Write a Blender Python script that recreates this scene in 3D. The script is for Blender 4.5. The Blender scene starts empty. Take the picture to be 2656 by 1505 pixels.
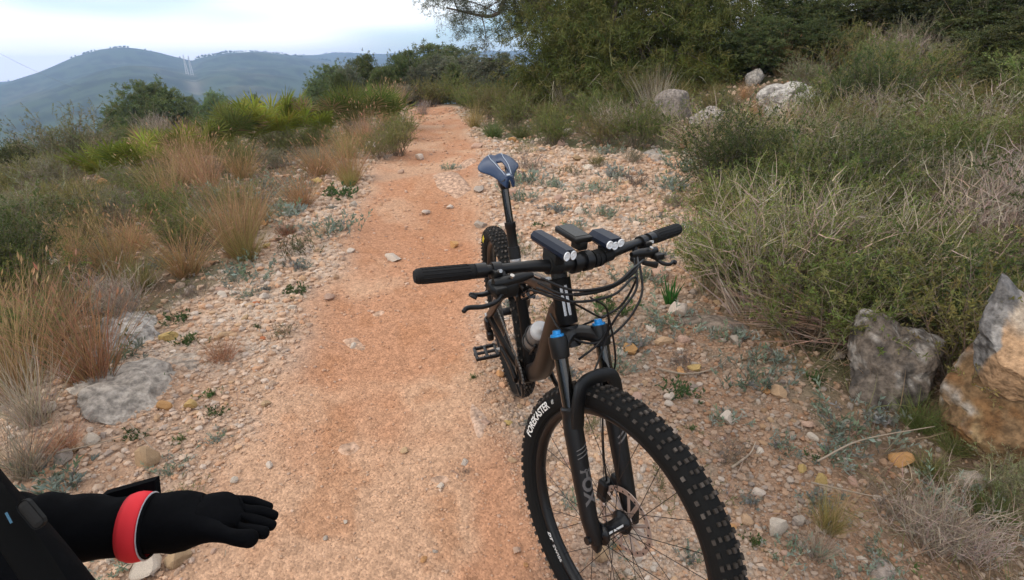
import bpy, bmesh, math, random
import numpy as np
from mathutils import Matrix, Vector
random.seed(7)
rng = np.random.default_rng(7)
SC = bpy.context.scene
COL = SC.collection
PI = math.pi
R_ = math.radians

# ------------------------------------------------------------------ camera
CAM = np.array([2.201, -0.4709, 1.346])
ROT = np.array([[0.22189132, -0.35338499, 0.90878121],
                [0.97464879, 0.10782033, -0.19604721],
                [-0.02870497, 0.92924368, 0.36835065]])
cd = bpy.data.cameras.new('camera')
cam = bpy.data.objects.new('camera', cd)
COL.objects.link(cam)
mw = Matrix.Identity(4)
for i in range(3):
    for j in range(3):
        mw[i][j] = ROT[i][j]
    mw[i][3] = CAM[i]
cam.matrix_world = mw
cd.sensor_width = 36.0
FPX = 1455.0
cd.lens = 36.0 * FPX / 2656.0
cd.clip_start = 0.02
cd.clip_end = 20000
SC.camera = cam

# ------------------------------------------------------------------ world, sun, exposure
SUN_EL, SUN_PSI = R_(34), R_(292)          # low sun behind thin cloud, off to the left and a little behind
world = bpy.data.worlds.new('World')
SC.world = world
world.use_nodes = True
wn = world.node_tree.nodes
wl = world.node_tree.links
bg = wn['Background']
sky = wn.new('ShaderNodeTexSky')
sky.sky_type = 'NISHITA'
sky.sun_disc = False
sky.sun_elevation = SUN_EL
sky.sun_rotation = (PI / 2 - SUN_PSI) % (2 * PI)
sky.altitude = 200
sky.air_density = 1.0
sky.dust_density = 0.8
sky.ozone_density = 3.0
tc = wn.new('ShaderNodeTexCoord')
mp = wn.new('ShaderNodeMapping')
mp.inputs['Scale'].default_value = (1.0, 1.0, 5.0)
mp.inputs['Location'].default_value = (3.0, 8.0, 6.0)
nz = wn.new('ShaderNodeTexNoise')
nz.inputs['Scale'].default_value = 1.15
nz.inputs['Detail'].default_value = 2.5
nz.inputs['Roughness'].default_value = 0.55
cr = wn.new('ShaderNodeValToRGB')
cr.color_ramp.elements[0].position = 0.41
cr.color_ramp.elements[0].color = (0.04, 0.04, 0.04, 1)
cr.color_ramp.elements[1].position = 0.57
cr.color_ramp.elements[1].color = (0.97, 0.97, 0.97, 1)
mx = wn.new('ShaderNodeMix')
mx.data_type = 'RGBA'
CLOUD = 17.0
mx.inputs[7].default_value = (CLOUD * 1.0, CLOUD * 0.965, CLOUD * 0.915, 1)
wl.new(tc.outputs['Generated'], mp.inputs['Vector'])
wl.new(mp.outputs['Vector'], nz.inputs['Vector'])
wl.new(nz.outputs['Fac'], cr.inputs['Fac'])
wl.new(cr.outputs['Color'], mx.inputs[0])
tn = wn.new('ShaderNodeMix')
tn.data_type = 'RGBA'; tn.blend_type = 'MULTIPLY'; tn.inputs[0].default_value = 1.0
tn.inputs[7].default_value = (1.15, 1.42, 1.52, 1)       # clear winter blue between the cloud veils
wl.new(sky.outputs['Color'], tn.inputs[6])
wl.new(tn.outputs[2], mx.inputs[6])
wl.new(mx.outputs[2], bg.inputs['Color'])
bg.inputs['Strength'].default_value = 0.13

sd = bpy.data.lights.new('sun', 'SUN')
sd.energy = 1.9
sd.angle = R_(22)
sd.color = (1.0, 0.86, 0.68)
sun = bpy.data.objects.new('sun', sd)
COL.objects.link(sun)
sdir = Vector((math.cos(SUN_EL) * math.cos(SUN_PSI), math.cos(SUN_EL) * math.sin(SUN_PSI), math.sin(SUN_EL)))
sun.rotation_euler = sdir.to_track_quat('Z', 'Y').to_euler()
sun.location = (0, 0, 60)

SC.view_settings.view_transform = 'Standard'
SC.view_settings.look = 'None'
SC.view_settings.gamma = 1.0
SC.view_settings.use_curve_mapping = False
SC.view_settings.exposure = -0.04
SC.render.engine = 'CYCLES'
SC.cycles.max_bounces = 6
SC.cycles.diffuse_bounces = 3
SC.cycles.volume_bounces = 0
SC.cycles.use_denoising = True

# ------------------------------------------------------------------ helpers: noise and terrain
def hsh(ix, iy, seed):
    n = (ix.astype(np.int64) * 374761393 + iy.astype(np.int64) * 668265263 + seed * 974711) & 0x7fffffff
    n = ((n ^ (n >> 13)) * 1274126177) & 0x7fffffff
    return ((n ^ (n >> 16)) & 0xffff) / 65535.0

def vnoise(x, y, seed=0):
    x = np.asarray(x, float); y = np.asarray(y, float)
    ix = np.floor(x); iy = np.floor(y)
    fx = x - ix; fy = y - iy
    fx = fx * fx * (3 - 2 * fx); fy = fy * fy * (3 - 2 * fy)
    a = hsh(ix, iy, seed); b = hsh(ix + 1, iy, seed); c = hsh(ix, iy + 1, seed); d = hsh(ix + 1, iy + 1, seed)
    return (a * (1 - fx) + b * fx) * (1 - fy) + (c * (1 - fx) + d * fx) * fy - 0.5

def fbm(x, y, f, octv=4, seed=0):
    s = 0; a = 1.0
    for k in range(octv):
        s = s + a * vnoise(x * f, y * f, seed + 31 * k); f *= 2.03; a *= 0.5
    return s

def sstep(a, b, v):
    t = np.clip((v - a) / (b - a), 0, 1)
    return t * t * (3 - 2 * t)

# trail and gravel-shoulder edges in metres, over x
TX = [-13, -8.2, -6, -4, -2.6, -1.7, -.85, -.45, -.1, .15, .36, .56, .8, 1.2, 4]
TL = [.35, .1, -.27, -.6, -.74, -.83, -.93, -.99, -1.06, -1.1, -1.13, -1.13, -1.13, -1.1, -1.0]
TRX = [-13, -7.8, -5.6, -3.7, -2.4, -1.5, -.64, -.24, .1, .35, .58, .76, 1.0, 4]
TR = [1.31, .96, .75, .48, .25, .09, -.08, -.15, -.18, -.18, -.14, -.15, -.15, -.1]
LX = [-13, -8.5, -6.5, -4.75, -3.4, -2.3, -1.55, -.73, -.35, .2, 1.0, 4]
LL = [.2, -.08, -.42, -.78, -1.2, -1.42, -1.5, -1.84, -1.95, -1.9, -1.8, -1.8]
RX = [-13, -8, -6, -5.3, -4.6, -4, -3, -2.2, -1.46, -.8, -.28, .46, 1.0, 1.3, 4]
RR = [1.45, 1.1, .95, 1.5, 2.5, 2.9, 2.5, 2.06, 1.70, 1.38, 1.20, 1.05, .92, .9, .9]
BX = [-13, -6.5, -4.5, -2, 0, 1.3, 4]
BB_ = [2.3, 1.9, 2.9, 2.3, 1.9, 1.8, 1.8]

def trail_l(x): return np.interp(x, TX, TL)
def trail_r(x): return np.interp(x, TRX, TR)
def shoulder_l(x): return np.interp(x, LX, LL)
def shoulder_r(x): return np.interp(x, RX, RR)

RID1 = np.array([(150, -2.5), (165, -1.5), (175, -.5), (179, .3), (182, .8), (184.5, 1.2), (186.77, 1.6), (188.08, 1.79), (189.99, 1.99), (192.19, 1.96), (194.07, 1.68), (195.03, 1.39), (195.85, 1.62), (197.19, 2.03), (198.51, 2.34), (199.56, 2.46), (201.17, 2.3), (202.81, 1.81), (205.28, .74), (207.8, -.09), (215, -1.5), (240, -2)])
RID2 = np.array([(140, .8), (160, 1.45), (172.2, 1.6), (177.69, 1.67), (179.48, 1.81), (182.3, 1.88), (184.73, 1.83), (186.77, 1.7), (195, 1.2), (205, .2), (215, -.5), (240, -1)])

def ridge(psi, r, tab, Rr, r0, base):
    el = np.interp(psi, tab[:, 0], tab[:, 1])
    top = CAM[2] + Rr * np.tan(np.radians(el))
    t = np.clip((r - r0) / (Rr - r0), 0, 1)
    up = base + (top - base) * (t ** 0.9)
    dn = top - (r - Rr) * 0.25
    return np.where(r < Rr, up, dn)

def near_h(x, y):
    u = -x
    g = np.where(u < 0, .0813 * u, np.where(u < 11, .0813 * (u - u * u / 22), .447 - .004 * np.clip(u - 11, 0, 10) ** 2 - .08 * np.clip(u - 21, 0, None)))
    d = np.clip(shoulder_l(x) - .05 - y, 0, None)
    dc = np.minimum(d, 9)
    g = g - (.05 * dc + .0035 * dc * dc + .34 * (d - dc))
    e = np.clip(y - np.interp(x, BX, BB_), 0, None)
    g = g + .185 * e * e / (e + .9)
    # shape of the trail: slightly hollow, loose edges
    mid = .5 * (trail_l(x) + trail_r(x)); hw = .5 * (trail_r(x) - trail_l(x))
    q = np.abs(y - mid) / np.maximum(hw, .1)
    g = g - .035 * np.clip(1 - q * q, 0, 1)
    off = sstep(.9, 1.6, q)
    g = g + .012 * fbm(x, y, 2.6, 4, 3) + .05 * off * fbm(x, y, 1.1, 4, 9) + .016 * (1 - .6 * off) * fbm(x, y, .9, 3, 5)
    # rock step across the trail and a hump on its left bank
    g = g + .10 * np.exp(-(((x + 3.75) / .38) ** 2 + ((y - .1) / .55) ** 2)) + .05 * np.exp(-(((x + 4.6) / .5) ** 2 + ((y - .75) / .5) ** 2))
    # firm ground where the two wheels stand
    g = g + .022 * np.exp(-((x / .3) ** 2 + (y / .25) ** 2)) + .010 * np.exp(-(((x - 1.17) / .3) ** 2 + (y / .25) ** 2))
    g = g + .10 * np.exp(-(((x + .05) / .5) ** 2 + ((y + 1.95) / .25) ** 2))
    return g

def terrain(x, y):
    x = np.asarray(x, float); y = np.asarray(y, float)
    dx = x - CAM[0]; dy = y - CAM[1]
    r = np.hypot(dx, dy)
    psi = np.degrees(np.arctan2(dy, dx)) % 360
    nh = near_h(x, y)
    w = sstep(45, 170, r)
    nh = np.clip(nh, -60, 40)
    base = -70.0
    f1 = ridge(psi, r, RID1, 1900, 420, base)
    f2 = ridge(psi, r, RID2, 2900, 700, base)
    fh = np.maximum(f1, f2) + fbm(x, y, 1 / 260., 4, 17) * 26 * sstep(300, 900, r) * (1 - .75 * sstep(1500, 1850, r) * (1 - sstep(1950, 2500, r)))
    return nh * (1 - w) + fh * w

def pray(px, py):
    """direction through a point of the 2570 x 1456 view"""
    k = 2656.0 / 2570.0
    v = ROT @ np.array([(px * k - 1328) / FPX, -(py * k - 752.5) / FPX, -1.0])
    return v / np.linalg.norm(v)

_T = np.concatenate([np.linspace(.4, 12, 4000), np.geomspace(12.01, 3000, 4000)])
def ground_at(px, py):
    v = pray(px, py)
    P = CAM + _T[:, None] * v
    below = P[:, 2] < terrain(P[:, 0], P[:, 1])
    i = int(np.argmax(below))
    if not below[i]:
        i = len(_T) - 1
    return P[i]

def gz(x, y):
    return float(terrain(np.array([x]), np.array([y]))[0])

# ------------------------------------------------------------------ helpers: meshes
class MB:
    """collects triangles and builds one mesh object"""
    def __init__(s):
        s.V = []; s.T = []; s.C = []; s.M = []; s.n = 0
    def add(s, V, T, tint=(1, 1, 1), m=0):
        V = np.asarray(V, float).reshape(-1, 3); T = np.asarray(T, np.int64).reshape(-1, 3)
        t = np.asarray(tint, float)
        if t.ndim == 1: t = np.tile(t[:3], (len(V), 1))
        s.V.append(V); s.T.append(T + s.n); s.C.append(t); s.M.append(np.full(len(T), m)); s.n += len(V)
        return s
    def xf(s, f):
        s.V = [f(v) for v in s.V]; return s
    def mesh(s, name, mats, smooth=False):
        V = np.concatenate(s.V); T = np.concatenate(s.T); C = np.concatenate(s.C); M = np.concatenate(s.M)
        me = bpy.data.meshes.new(name)
        me.vertices.add(len(V)); me.vertices.foreach_set('co', V.astype(np.float32).ravel())
        me.loops.add(T.size); me.loops.foreach_set('vertex_index', T.astype(np.int32).ravel())
        me.polygons.add(len(T))
        me.polygons.foreach_set('loop_start', np.arange(0, T.size, 3, dtype=np.int32))
        me.polygons.foreach_set('loop_total', np.full(len(T), 3, np.int32))
        me.polygons.foreach_set('material_index', M.astype(np.int32))
        me.polygons.foreach_set('use_smooth', np.full(len(T), bool(smooth)))
        a = me.attributes.new('tint', 'FLOAT_COLOR', 'POINT')
        a.data.foreach_set('color', np.concatenate([C, np.ones((len(C), 1))], 1).astype(np.float32).ravel())
        for m in (mats if isinstance(mats, (list, tuple)) else [mats]): me.materials.append(m)
        me.update(calc_edges=True); me.validate()
        return me
    def build(s, name, mats, parent=None, smooth=False, angle=None):
        me = s.mesh(name, mats, smooth)
        if angle and smooth:
            me.set_sharp_from_angle(angle=R_(angle))
        o = bpy.data.objects.new(name, me); COL.objects.link(o)
        if parent: o.parent = parent
        return o

def tag(o, label=None, cat=None, group=None, kind=None):
    if label: o['label'] = label
    if cat: o['category'] = cat
    if group: o['group'] = group
    if kind: o['kind'] = kind
    return o

def empty(name, loc=(0, 0, 0), parent=None):
    o = bpy.data.objects.new(name, None); COL.objects.link(o)
    o.location = loc; o.empty_display_size = .1
    if parent: o.parent = parent
    return o

def frames(P):
    P = np.asarray(P, float)
    t = np.gradient(P, axis=0); t /= np.linalg.norm(t, axis=1)[:, None] + 1e-12
    up = np.array([0, 0, 1.]) if abs(t[0][2]) < .9 else np.array([1., 0, 0])
    N = np.zeros_like(P); n = up - t[0] * (up @ t[0]); n /= np.linalg.norm(n); N[0] = n
    for i in range(1, len(P)):
        n = N[i - 1] - t[i] * (N[i - 1] @ t[i]); n /= np.linalg.norm(n) + 1e-12; N[i] = n
    return t, N, np.cross(t, N)

def spline(P, n):
    P = np.asarray(P, float); m = len(P)
    Q = np.vstack([2 * P[0] - P[1], P, 2 * P[-1] - P[-2]])
    out = []
    for u in np.linspace(0, m - 1, n):
        i = min(int(u), m - 2); t = u - i
        a, b, c, d = Q[i], Q[i + 1], Q[i + 2], Q[i + 3]
        out.append(.5 * (2 * b + (c - a) * t + (2 * a - 5 * b + 4 * c - d) * t * t + (3 * b - a - 3 * c + d) * t ** 3))
    return np.array(out)

def tube(P, r, k=12, rb=None, cap=True, phase=0, sq=None):
    """swept tube; r along the frame normal, rb along the binormal"""
    P = np.asarray(P, float); n = len(P)
    r = np.broadcast_to(np.asarray(r, float), (n,)); rb = r if rb is None else np.broadcast_to(np.asarray(rb, float), (n,))
    t, N, B = frames(P)
    a = np.linspace(0, 2 * PI, k, endpoint=False) + phase
    c, s = np.cos(a), np.sin(a)
    if sq:
        m = (np.abs(c) ** sq + np.abs(s) ** sq) ** (1 / sq); c, s = c / m, s / m
    V = (P[:, None] + N[:, None] * (r[:, None] * c)[..., None] + B[:, None] * (rb[:, None] * s)[..., None]).reshape(-1, 3)
    i, j = np.meshgrid(np.arange(n - 1), np.arange(k), indexing='ij'); j2 = (j + 1) % k
    q = np.stack([i * k + j, i * k + j2, (i + 1) * k + j2, (i + 1) * k + j], -1).reshape(-1, 4)
    T = [q[:, [0, 1, 2]], q[:, [0, 2, 3]]]
    if cap:
        V = np.vstack([V, P[0], P[-1]]); o = n * k; jj = np.arange(k)
        T += [np.stack([np.full(k, o), (jj + 1) % k, jj], 1), np.stack([np.full(k, o + 1), (n - 1) * k + jj, (n - 1) * k + (jj + 1) % k], 1)]
    return V, np.concatenate(T)

def box(c, d, Rm=None, bev=0.0):
    bm = bmesh.new(); bmesh.ops.create_cube(bm, size=1)
    for v in bm.verts: v.co = Vector((v.co.x * d[0], v.co.y * d[1], v.co.z * d[2]))
    if bev: bmesh.ops.bevel(bm, geom=bm.edges[:], offset=bev, segments=2, affect='EDGES', profile=.5)
    bmesh.ops.triangulate(bm, faces=bm.faces[:])
    bm.verts.index_update()
    V = np.array([v.co[:] for v in bm.verts]); T = np.array([[v.index for v in f.verts] for f in bm.faces]); bm.free()
    if Rm is not None: V = V @ np.asarray(Rm).T
    return V + np.asarray(c, float), T

def lathe(prof, k=32, axis='y', closed=False, a0=0, a1=2 * PI):
    """revolve (radius, offset) pairs about an axis"""
    prof = np.asarray(prof, float); n = len(prof)
    a = np.linspace(a0, a1, k, endpoint=False)
    r = prof[:, 0][None, :]; h = np.broadcast_to(prof[:, 1][None, :], (k, n))
    X = r * np.cos(a)[:, None]; Z = r * np.sin(a)[:, None]
    V = {'y': np.stack([X, h, Z], -1), 'z': np.stack([X, Z, h], -1), 'x': np.stack([h, X, Z], -1)}[axis].reshape(-1, 3)
    m = n if closed else n - 1
    i, j = np.meshgrid(np.arange(k), np.arange(m), indexing='ij'); i2 = (i + 1) % k; j2 = (j + 1) % n
    q = np.stack([i * n + j, i * n + j2, i2 * n + j2, i2 * n + j], -1).reshape(-1, 4)
    return V, np.concatenate([q[:, [0, 1, 2]], q[:, [0, 2, 3]]])

def ico(sub):
    bm = bmesh.new(); bmesh.ops.create_icosphere(bm, subdivisions=sub, radius=1)
    bm.verts.index_update()
    V = np.array([v.co[:] for v in bm.verts]); T = np.array([[v.index for v in f.verts] for f in bm.faces]); bm.free()
    return V, T

# ------------------------------------------------------------------ helpers: materials
def mat(name, base=(.5, .5, .5), rough=.6, metal=0., spec=.5, coat=0., tint=False, vary=0., noise=0., nscale=30., bump=0., bscale=60., ncol=None, dust=None, transl=0.):
    m = bpy.data.materials.new(name); m.use_nodes = True
    nt = m.node_tree; N = nt.nodes; L = nt.links
    b = N['Principled BSDF']
    b.inputs['Roughness'].default_value = rough; b.inputs['Metallic'].default_value = metal
    b.inputs['Specular IOR Level'].default_value = spec
    b.inputs['Coat Weight'].default_value = coat; b.inputs['Coat Roughness'].default_value = .08
    b.inputs['Base Color'].default_value = (*base, 1)
    src = None
    if tint:
        a = N.new('ShaderNodeAttribute'); a.attribute_name = 'tint'; src = a.outputs['Color']
    def mixn(fac, A, Bc, mode='MIX'):
        x = N.new('ShaderNodeMix'); x.data_type = 'RGBA'; x.blend_type = mode
        for sock, val in ((0, fac), (6, A), (7, Bc)):
            if val is None: continue
            if hasattr(val, 'links'): L.new(val, x.inputs[sock])
            elif isinstance(val, (int, float)): x.inputs[sock].default_value = val
            else: x.inputs[sock].default_value = (*val, 1)
        return x.outputs[2]
    co = N.new('ShaderNodeTexCoord').outputs['Object']
    if noise:
        n = N.new('ShaderNodeTexNoise'); n.inputs['Scale'].default_value = nscale; n.inputs['Detail'].default_value = 6; n.inputs['Roughness'].default_value = .65
        L.new(co, n.inputs['Vector'])
        r = N.new('ShaderNodeValToRGB'); r.color_ramp.elements[0].position = .38; r.color_ramp.elements[1].position = .64
        L.new(n.outputs['Fac'], r.inputs['Fac'])
        if ncol is not None:
            f = N.new('ShaderNodeMath'); f.operation = 'MULTIPLY'; L.new(r.outputs['Color'], f.inputs[0]); f.inputs[1].default_value = noise
            src = mixn(f.outputs[0], src if src else base, ncol)
        else:
            r.color_ramp.elements[0].color = (1 - noise,) * 3 + (1,); r.color_ramp.elements[1].color = (1 + noise * .6,) * 3 + (1,)
            src = mixn(1.0, src if src else base, r.outputs['Color'], 'MULTIPLY')
    if vary:
        oi = N.new('ShaderNodeObjectInfo'); h = N.new('ShaderNodeHueSaturation')
        mr = N.new('ShaderNodeMapRange'); mr.inputs[3].default_value = 1 - vary; mr.inputs[4].default_value = 1 + vary
        L.new(oi.outputs['Random'], mr.inputs[0]); L.new(mr.outputs[0], h.inputs['Value'])
        mh = N.new('ShaderNodeMath'); mh.operation = 'MULTIPLY_ADD'; mh.inputs[1].default_value = 7.31; mh.inputs[2].default_value = 0
        fr = N.new('ShaderNodeMath'); fr.operation = 'FRACT'; L.new(oi.outputs['Random'], mh.inputs[0]); L.new(mh.outputs[0], fr.inputs[0])
        m2 = N.new('ShaderNodeMapRange'); m2.inputs[3].default_value = .5 - vary * .06; m2.inputs[4].default_value = .5 + vary * .06
        L.new(fr.outputs[0], m2.inputs[0]); L.new(m2.outputs[0], h.inputs['Hue'])
        if src: L.new(src, h.inputs['Color'])
        else: h.inputs['Color'].default_value = (*base, 1)
        src = h.outputs['Color']
    if dust:
        n = N.new('ShaderNodeTexNoise'); n.inputs['Scale'].default_value = 9; n.inputs['Detail'].default_value = 8; L.new(co, n.inputs['Vector'])
        r = N.new('ShaderNodeMapRange'); r.inputs[1].default_value = .45; r.inputs[2].default_value = .75; r.inputs[4].default_value = dust
        L.new(n.outputs['Fac'], r.inputs[0])
        src = mixn(r.outputs[0], src if src else base, (.30, .21, .14))
    if src: L.new(src, b.inputs['Base Color'])
    if bump:
        n = N.new('ShaderNodeTexNoise'); n.inputs['Scale'].default_value = bscale; n.inputs['Detail'].default_value = 5; L.new(co, n.inputs['Vector'])
        bp = N.new('ShaderNodeBump'); bp.inputs['Strength'].default_value = bump; bp.inputs['Distance'].default_value = .01
        L.new(n.outputs['Fac'], bp.inputs['Height']); L.new(bp.outputs['Normal'], b.inputs['Normal'])
    if transl:
        tb = N.new('ShaderNodeBsdfTranslucent'); ms = N.new('ShaderNodeMixShader'); ms.inputs[0].default_value = transl
        if src: L.new(src, tb.inputs['Color'])
        L.new(b.outputs[0], ms.inputs[1]); L.new(tb.outputs[0], ms.inputs[2]); L.new(ms.outputs[0], N['Material Output'].inputs['Surface'])
    return m

M = {
 'leaf': mat('foliage', tint=True, rough=.62, spec=.25, vary=.22, transl=.32),
 'stem': mat('dry_stem', tint=True, rough=.85, spec=.15, vary=.15),
 'bark': mat('bark', (.12, .09, .07), .9, noise=.5, nscale=14, bump=.6),
 'stone': mat('stone', tint=True, rough=.9, spec=.2, noise=.28, nscale=26, bump=.5, bscale=55, vary=.10),
 'boulder': mat('boulder', tint=True, rough=.92, spec=.2, noise=.5, nscale=30, bump=1.0, bscale=60),
 'pebble': mat('pebble', tint=True, rough=.92, spec=.2),
 'far': mat('far_foliage', tint=True, rough=.9, spec=.1),
}

# ------------------------------------------------------------------ the ground: one sheet out to the hills
def lerp(a, b, t): return a + (np.asarray(b) - a) * t[..., None]

def zone(x, y):
    """0 trail, 1 stony shoulder, 2 overgrown; soft weights"""
    n = .16 * fbm(x, y, 1.7, 4, 41)
    dl = trail_l(x) - y; dr = y - trail_r(x)
    dt = np.maximum(dl, dr) + n
    ds = np.maximum(shoulder_l(x) - y, y - shoulder_r(x)) + n * 1.5
    return sstep(-.12, .22, dt), sstep(-.1, .35, ds)

def ground_tint(X, Y, r):
    wt, wv = zone(X, Y)
    p = np.clip(fbm(X, Y, 1.3, 5, 61) * .9 + .5, 0, 1)
    q = np.clip(fbm(X, Y, 5.0, 4, 67) * .9 + .5, 0, 1)
    tr = lerp(np.broadcast_to(np.array([.425, .222, .130]), X.shape + (3,)), (.48, .295, .19), sstep(.46, .68, p))
    tr = lerp(tr, (.36, .165, .08), sstep(.60, .8, q) * .45)
    red = np.exp(-(((X + 2.6) / 1.2) ** 2 + ((Y + .05) / .28) ** 2))
    tr = lerp(tr, (.35, .150, .072), .75 * red)
    sh = lerp(np.broadcast_to(np.array([.44, .305, .215]), X.shape + (3,)), (.46, .355, .275), sstep(.4, .65, q))
    sh = lerp(sh, (.33, .19, .115), sstep(.62, .75, p) * .5)
    ve = lerp(np.broadcast_to(np.array([.150, .105, .070]), X.shape + (3,)), (.11, .105, .055), sstep(.4, .65, p))
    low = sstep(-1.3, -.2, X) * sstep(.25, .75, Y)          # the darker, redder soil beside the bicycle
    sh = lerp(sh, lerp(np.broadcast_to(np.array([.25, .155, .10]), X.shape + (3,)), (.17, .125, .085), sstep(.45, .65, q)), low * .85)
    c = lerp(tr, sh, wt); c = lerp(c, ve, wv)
    # farther off: garrigue green, and pale bare patches on the far hills
    g = np.clip(fbm(X, Y, 1 / 90., 5, 71) + .5, 0, 1)
    fr = lerp(np.broadcast_to(np.array([.052, .078, .040]), X.shape + (3,)), (.085, .095, .055), sstep(.62, .85, g))
    g2 = np.clip(fbm(X, Y, 1 / 20., 4, 171) * 1.3 + .5, 0, 1)
    fr = lerp(fr, fr * .50, sstep(.42, .72, g2))
    psi = np.degrees(np.arctan2(Y - CAM[1], X - CAM[0])) % 360
    cut = np.exp(-((psi - 195.25) / .55) ** 2) * sstep(800, 900, r) * (1 - sstep(1650, 1800, r)) * sstep(-.1, .25, fbm(X, Y, 1 / 30., 3, 5))
    fr = lerp(fr, (.40, .34, .28), cut * .3)
    return lerp(c, fr, sstep(14, 45, r))

nr, nview, nback = 410, 500, 120
rr = np.geomspace(.2, 3300, nr)
psi = np.radians(np.concatenate([np.linspace(112, 224, nview, endpoint=False), np.linspace(224, 472, nback, endpoint=False)]))
RRg, PSg = np.meshgrid(rr, psi, indexing='ij')
X = CAM[0] + RRg * np.cos(PSg); Y = CAM[1] + RRg * np.sin(PSg)
Z = terrain(X, Y)
tint = ground_tint(X, Y, RRg).reshape(-1, 3)
na = len(psi)
V = np.stack([X, Y, Z], -1).reshape(-1, 3)
i, j = np.meshgrid(np.arange(nr - 1), np.arange(na), indexing='ij'); j2 = (j + 1) % na
q = np.stack([i * na + j, (i + 1) * na + j, (i + 1) * na + j2, i * na + j2], -1).reshape(-1, 4)
T = np.concatenate([q[:, [0, 1, 2]], q[:, [0, 2, 3]], np.stack([np.full(na, na * nr), np.arange(na), (np.arange(na) + 1) % na], 1)])
V = np.vstack([V, [CAM[0], CAM[1], gz(CAM[0], CAM[1])]])
tint = np.vstack([tint, tint[0]])
GM = mat('earth', tint=True, rough=.95, spec=.12, noise=.20, nscale=30, bump=.55, bscale=110)
nt = GM.node_tree; N = nt.nodes; L = nt.links
vo = N.new('ShaderNodeTexVoronoi'); vo.inputs['Scale'].default_value = 120
co = N.new('ShaderNodeTexCoord'); L.new(co.outputs['Object'], vo.inputs['Vector'])
b2 = N.new('ShaderNodeBump'); b2.inputs['Strength'].default_value = .42; b2.inputs['Distance'].default_value = .006; b2.invert = True
pb = N['Principled BSDF']; old = pb.inputs['Normal'].links[0].from_socket
L.new(vo.outputs['Distance'], b2.inputs['Height']); L.new(old, b2.inputs['Normal']); L.new(b2.outputs['Normal'], pb.inputs['Normal'])
vc = N.new('ShaderNodeMix'); vc.data_type = 'RGBA'; vc.blend_type = 'OVERLAY'; vc.inputs[0].default_value = .30
bs = pb.inputs['Base Color'].links[0].from_socket
sep = N.new('ShaderNodeRGBToBW'); L.new(vo.outputs['Color'], sep.inputs[0])
L.new(bs, vc.inputs[6]); L.new(sep.outputs[0], vc.inputs[7]); L.new(vc.outputs[2], pb.inputs['Base Color'])
g = MB().add(V, T, tint).build('ground', GM, smooth=True)
tag(g, 'stony orange hillside earth with the trail running over it and hills beyond', 'ground', kind='structure')

# the air: even haze over the valley
def add_haze():
    hz = bpy.data.materials.new('haze'); hz.use_nodes = True
    N = hz.node_tree.nodes; L = hz.node_tree.links
    N.remove(N['Principled BSDF'])
    pv = N.new('ShaderNodeVolumePrincipled')
    pv.inputs['Color'].default_value = (.44, .64, 1.0, 1)
    pv.inputs['Density'].default_value = .00042
    pv.inputs['Anisotropy'].default_value = .2
    L.new(pv.outputs[0], N['Material Output'].inputs['Volume'])
    zb, zt = float(V[:, 2].min()) - 1, float(V[:, 2].max()) + 25
    b = MB().add(*box((CAM[0], CAM[1], (zb + zt) / 2), (6700, 6700, zt - zb))).build('haze', hz)
    tag(b, 'thin blue haze filling the air over the valley', 'haze', kind='stuff')
add_haze()

# far woodland on the hills, one mass
def far_woods():
    n = 2600
    ps = rng.uniform(168, 216, n); r = 650 + 1300 * rng.random(n) ** .7
    k = rng.random(n) < .80                     # a fringe of trees on the skylines
    r[k] = 1900 + rng.normal(0, 22, k.sum())
    k2 = ~k
    r[k2] = 2900 + rng.normal(0, 25, k2.sum())
    a = np.radians(ps); x = CAM[0] + r * np.cos(a); y = CAM[1] + r * np.sin(a); z = terrain(x, y)
    keep = (fbm(x, y, 1 / 120., 4, 88) > -.12) & (np.abs(ps - 195.25) > .45)
    keep &= ~(k & (fbm(x, y, 1 / 45., 3, 8) < .02) )
    x, y, z = x[keep], y[keep], z[keep]; n = len(x)
    V0, T0 = ico(1)
    s = rng.uniform(1.8, 4.2, n) * np.where(rng.random(n) < .1, 1.4, 1)
    V = V0[None] * (1 + .28 * rng.standard_normal((n, len(V0), 1)))
    V = V * np.stack([s * .55, s * .55, s * .6], -1)[:, None] + np.stack([x, y, z + s * .3], -1)[:, None]
    T = T0[None] + (np.arange(n) * len(V0))[:, None, None]
    c = np.array([.046, .068, .034]) * rng.uniform(.9, 1.1, (n, 1))
    o = MB().add(V.reshape(-1, 3), T.reshape(-1, 3), np.repeat(c, len(V0), 0)).build('far_woodland', M['far'])
    tag(o, 'hazy far-off pine woodland covering the blue hills', 'woodland', kind='stuff')
far_woods()

# two lattice power pylons on the saddle of the hill, with their wire
PYM = mat('pale_steel', (.6, .6, .6), .5)
def pylon(psid, r, label):
    a = R_(psid); x, y = CAM[0] + r * math.cos(a), CAM[1] + r * math.sin(a); z = gz(x, y) - .5
    t = empty('power_pylon', (x, y, z)); tag(t, label, 'pylon', 'power pylons on the hill')
    m = MB(); H = 32
    for sx in (-1, 1):
        for sy in (-1, 1):
            m.add(*tube([(sx * 2.0, sy * 2.0, 0), (sx * .8, sy * .8, H * .7), (sx * .4, sy * .4, H)], .30, 4))
    for k in range(9):
        h0, h1 = H * k / 9, H * (k + 1) / 9
        w0, w1 = 2.0 * (1 - h0 / H) + .3, 2.0 * (1 - h1 / H) + .3
        for s in (-1, 1):
            m.add(*tube([(-w0, s * w0, h0), (w1, s * w1, h1)], .14, 4)); m.add(*tube([(s * w0, -w0, h0), (s * w1, w1, h1)], .14, 4))
    m.build('tower', PYM, t)
    m = MB()
    for h, w in ((H * .72, 4), (H * .84, 3.2), (H * .95, 2.4)):
        m.add(*tube([(-w, 0, h), (0, 0, h + .8), (w, 0, h)], .2, 4))
    m.build('cross_arm', PYM, t)
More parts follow.
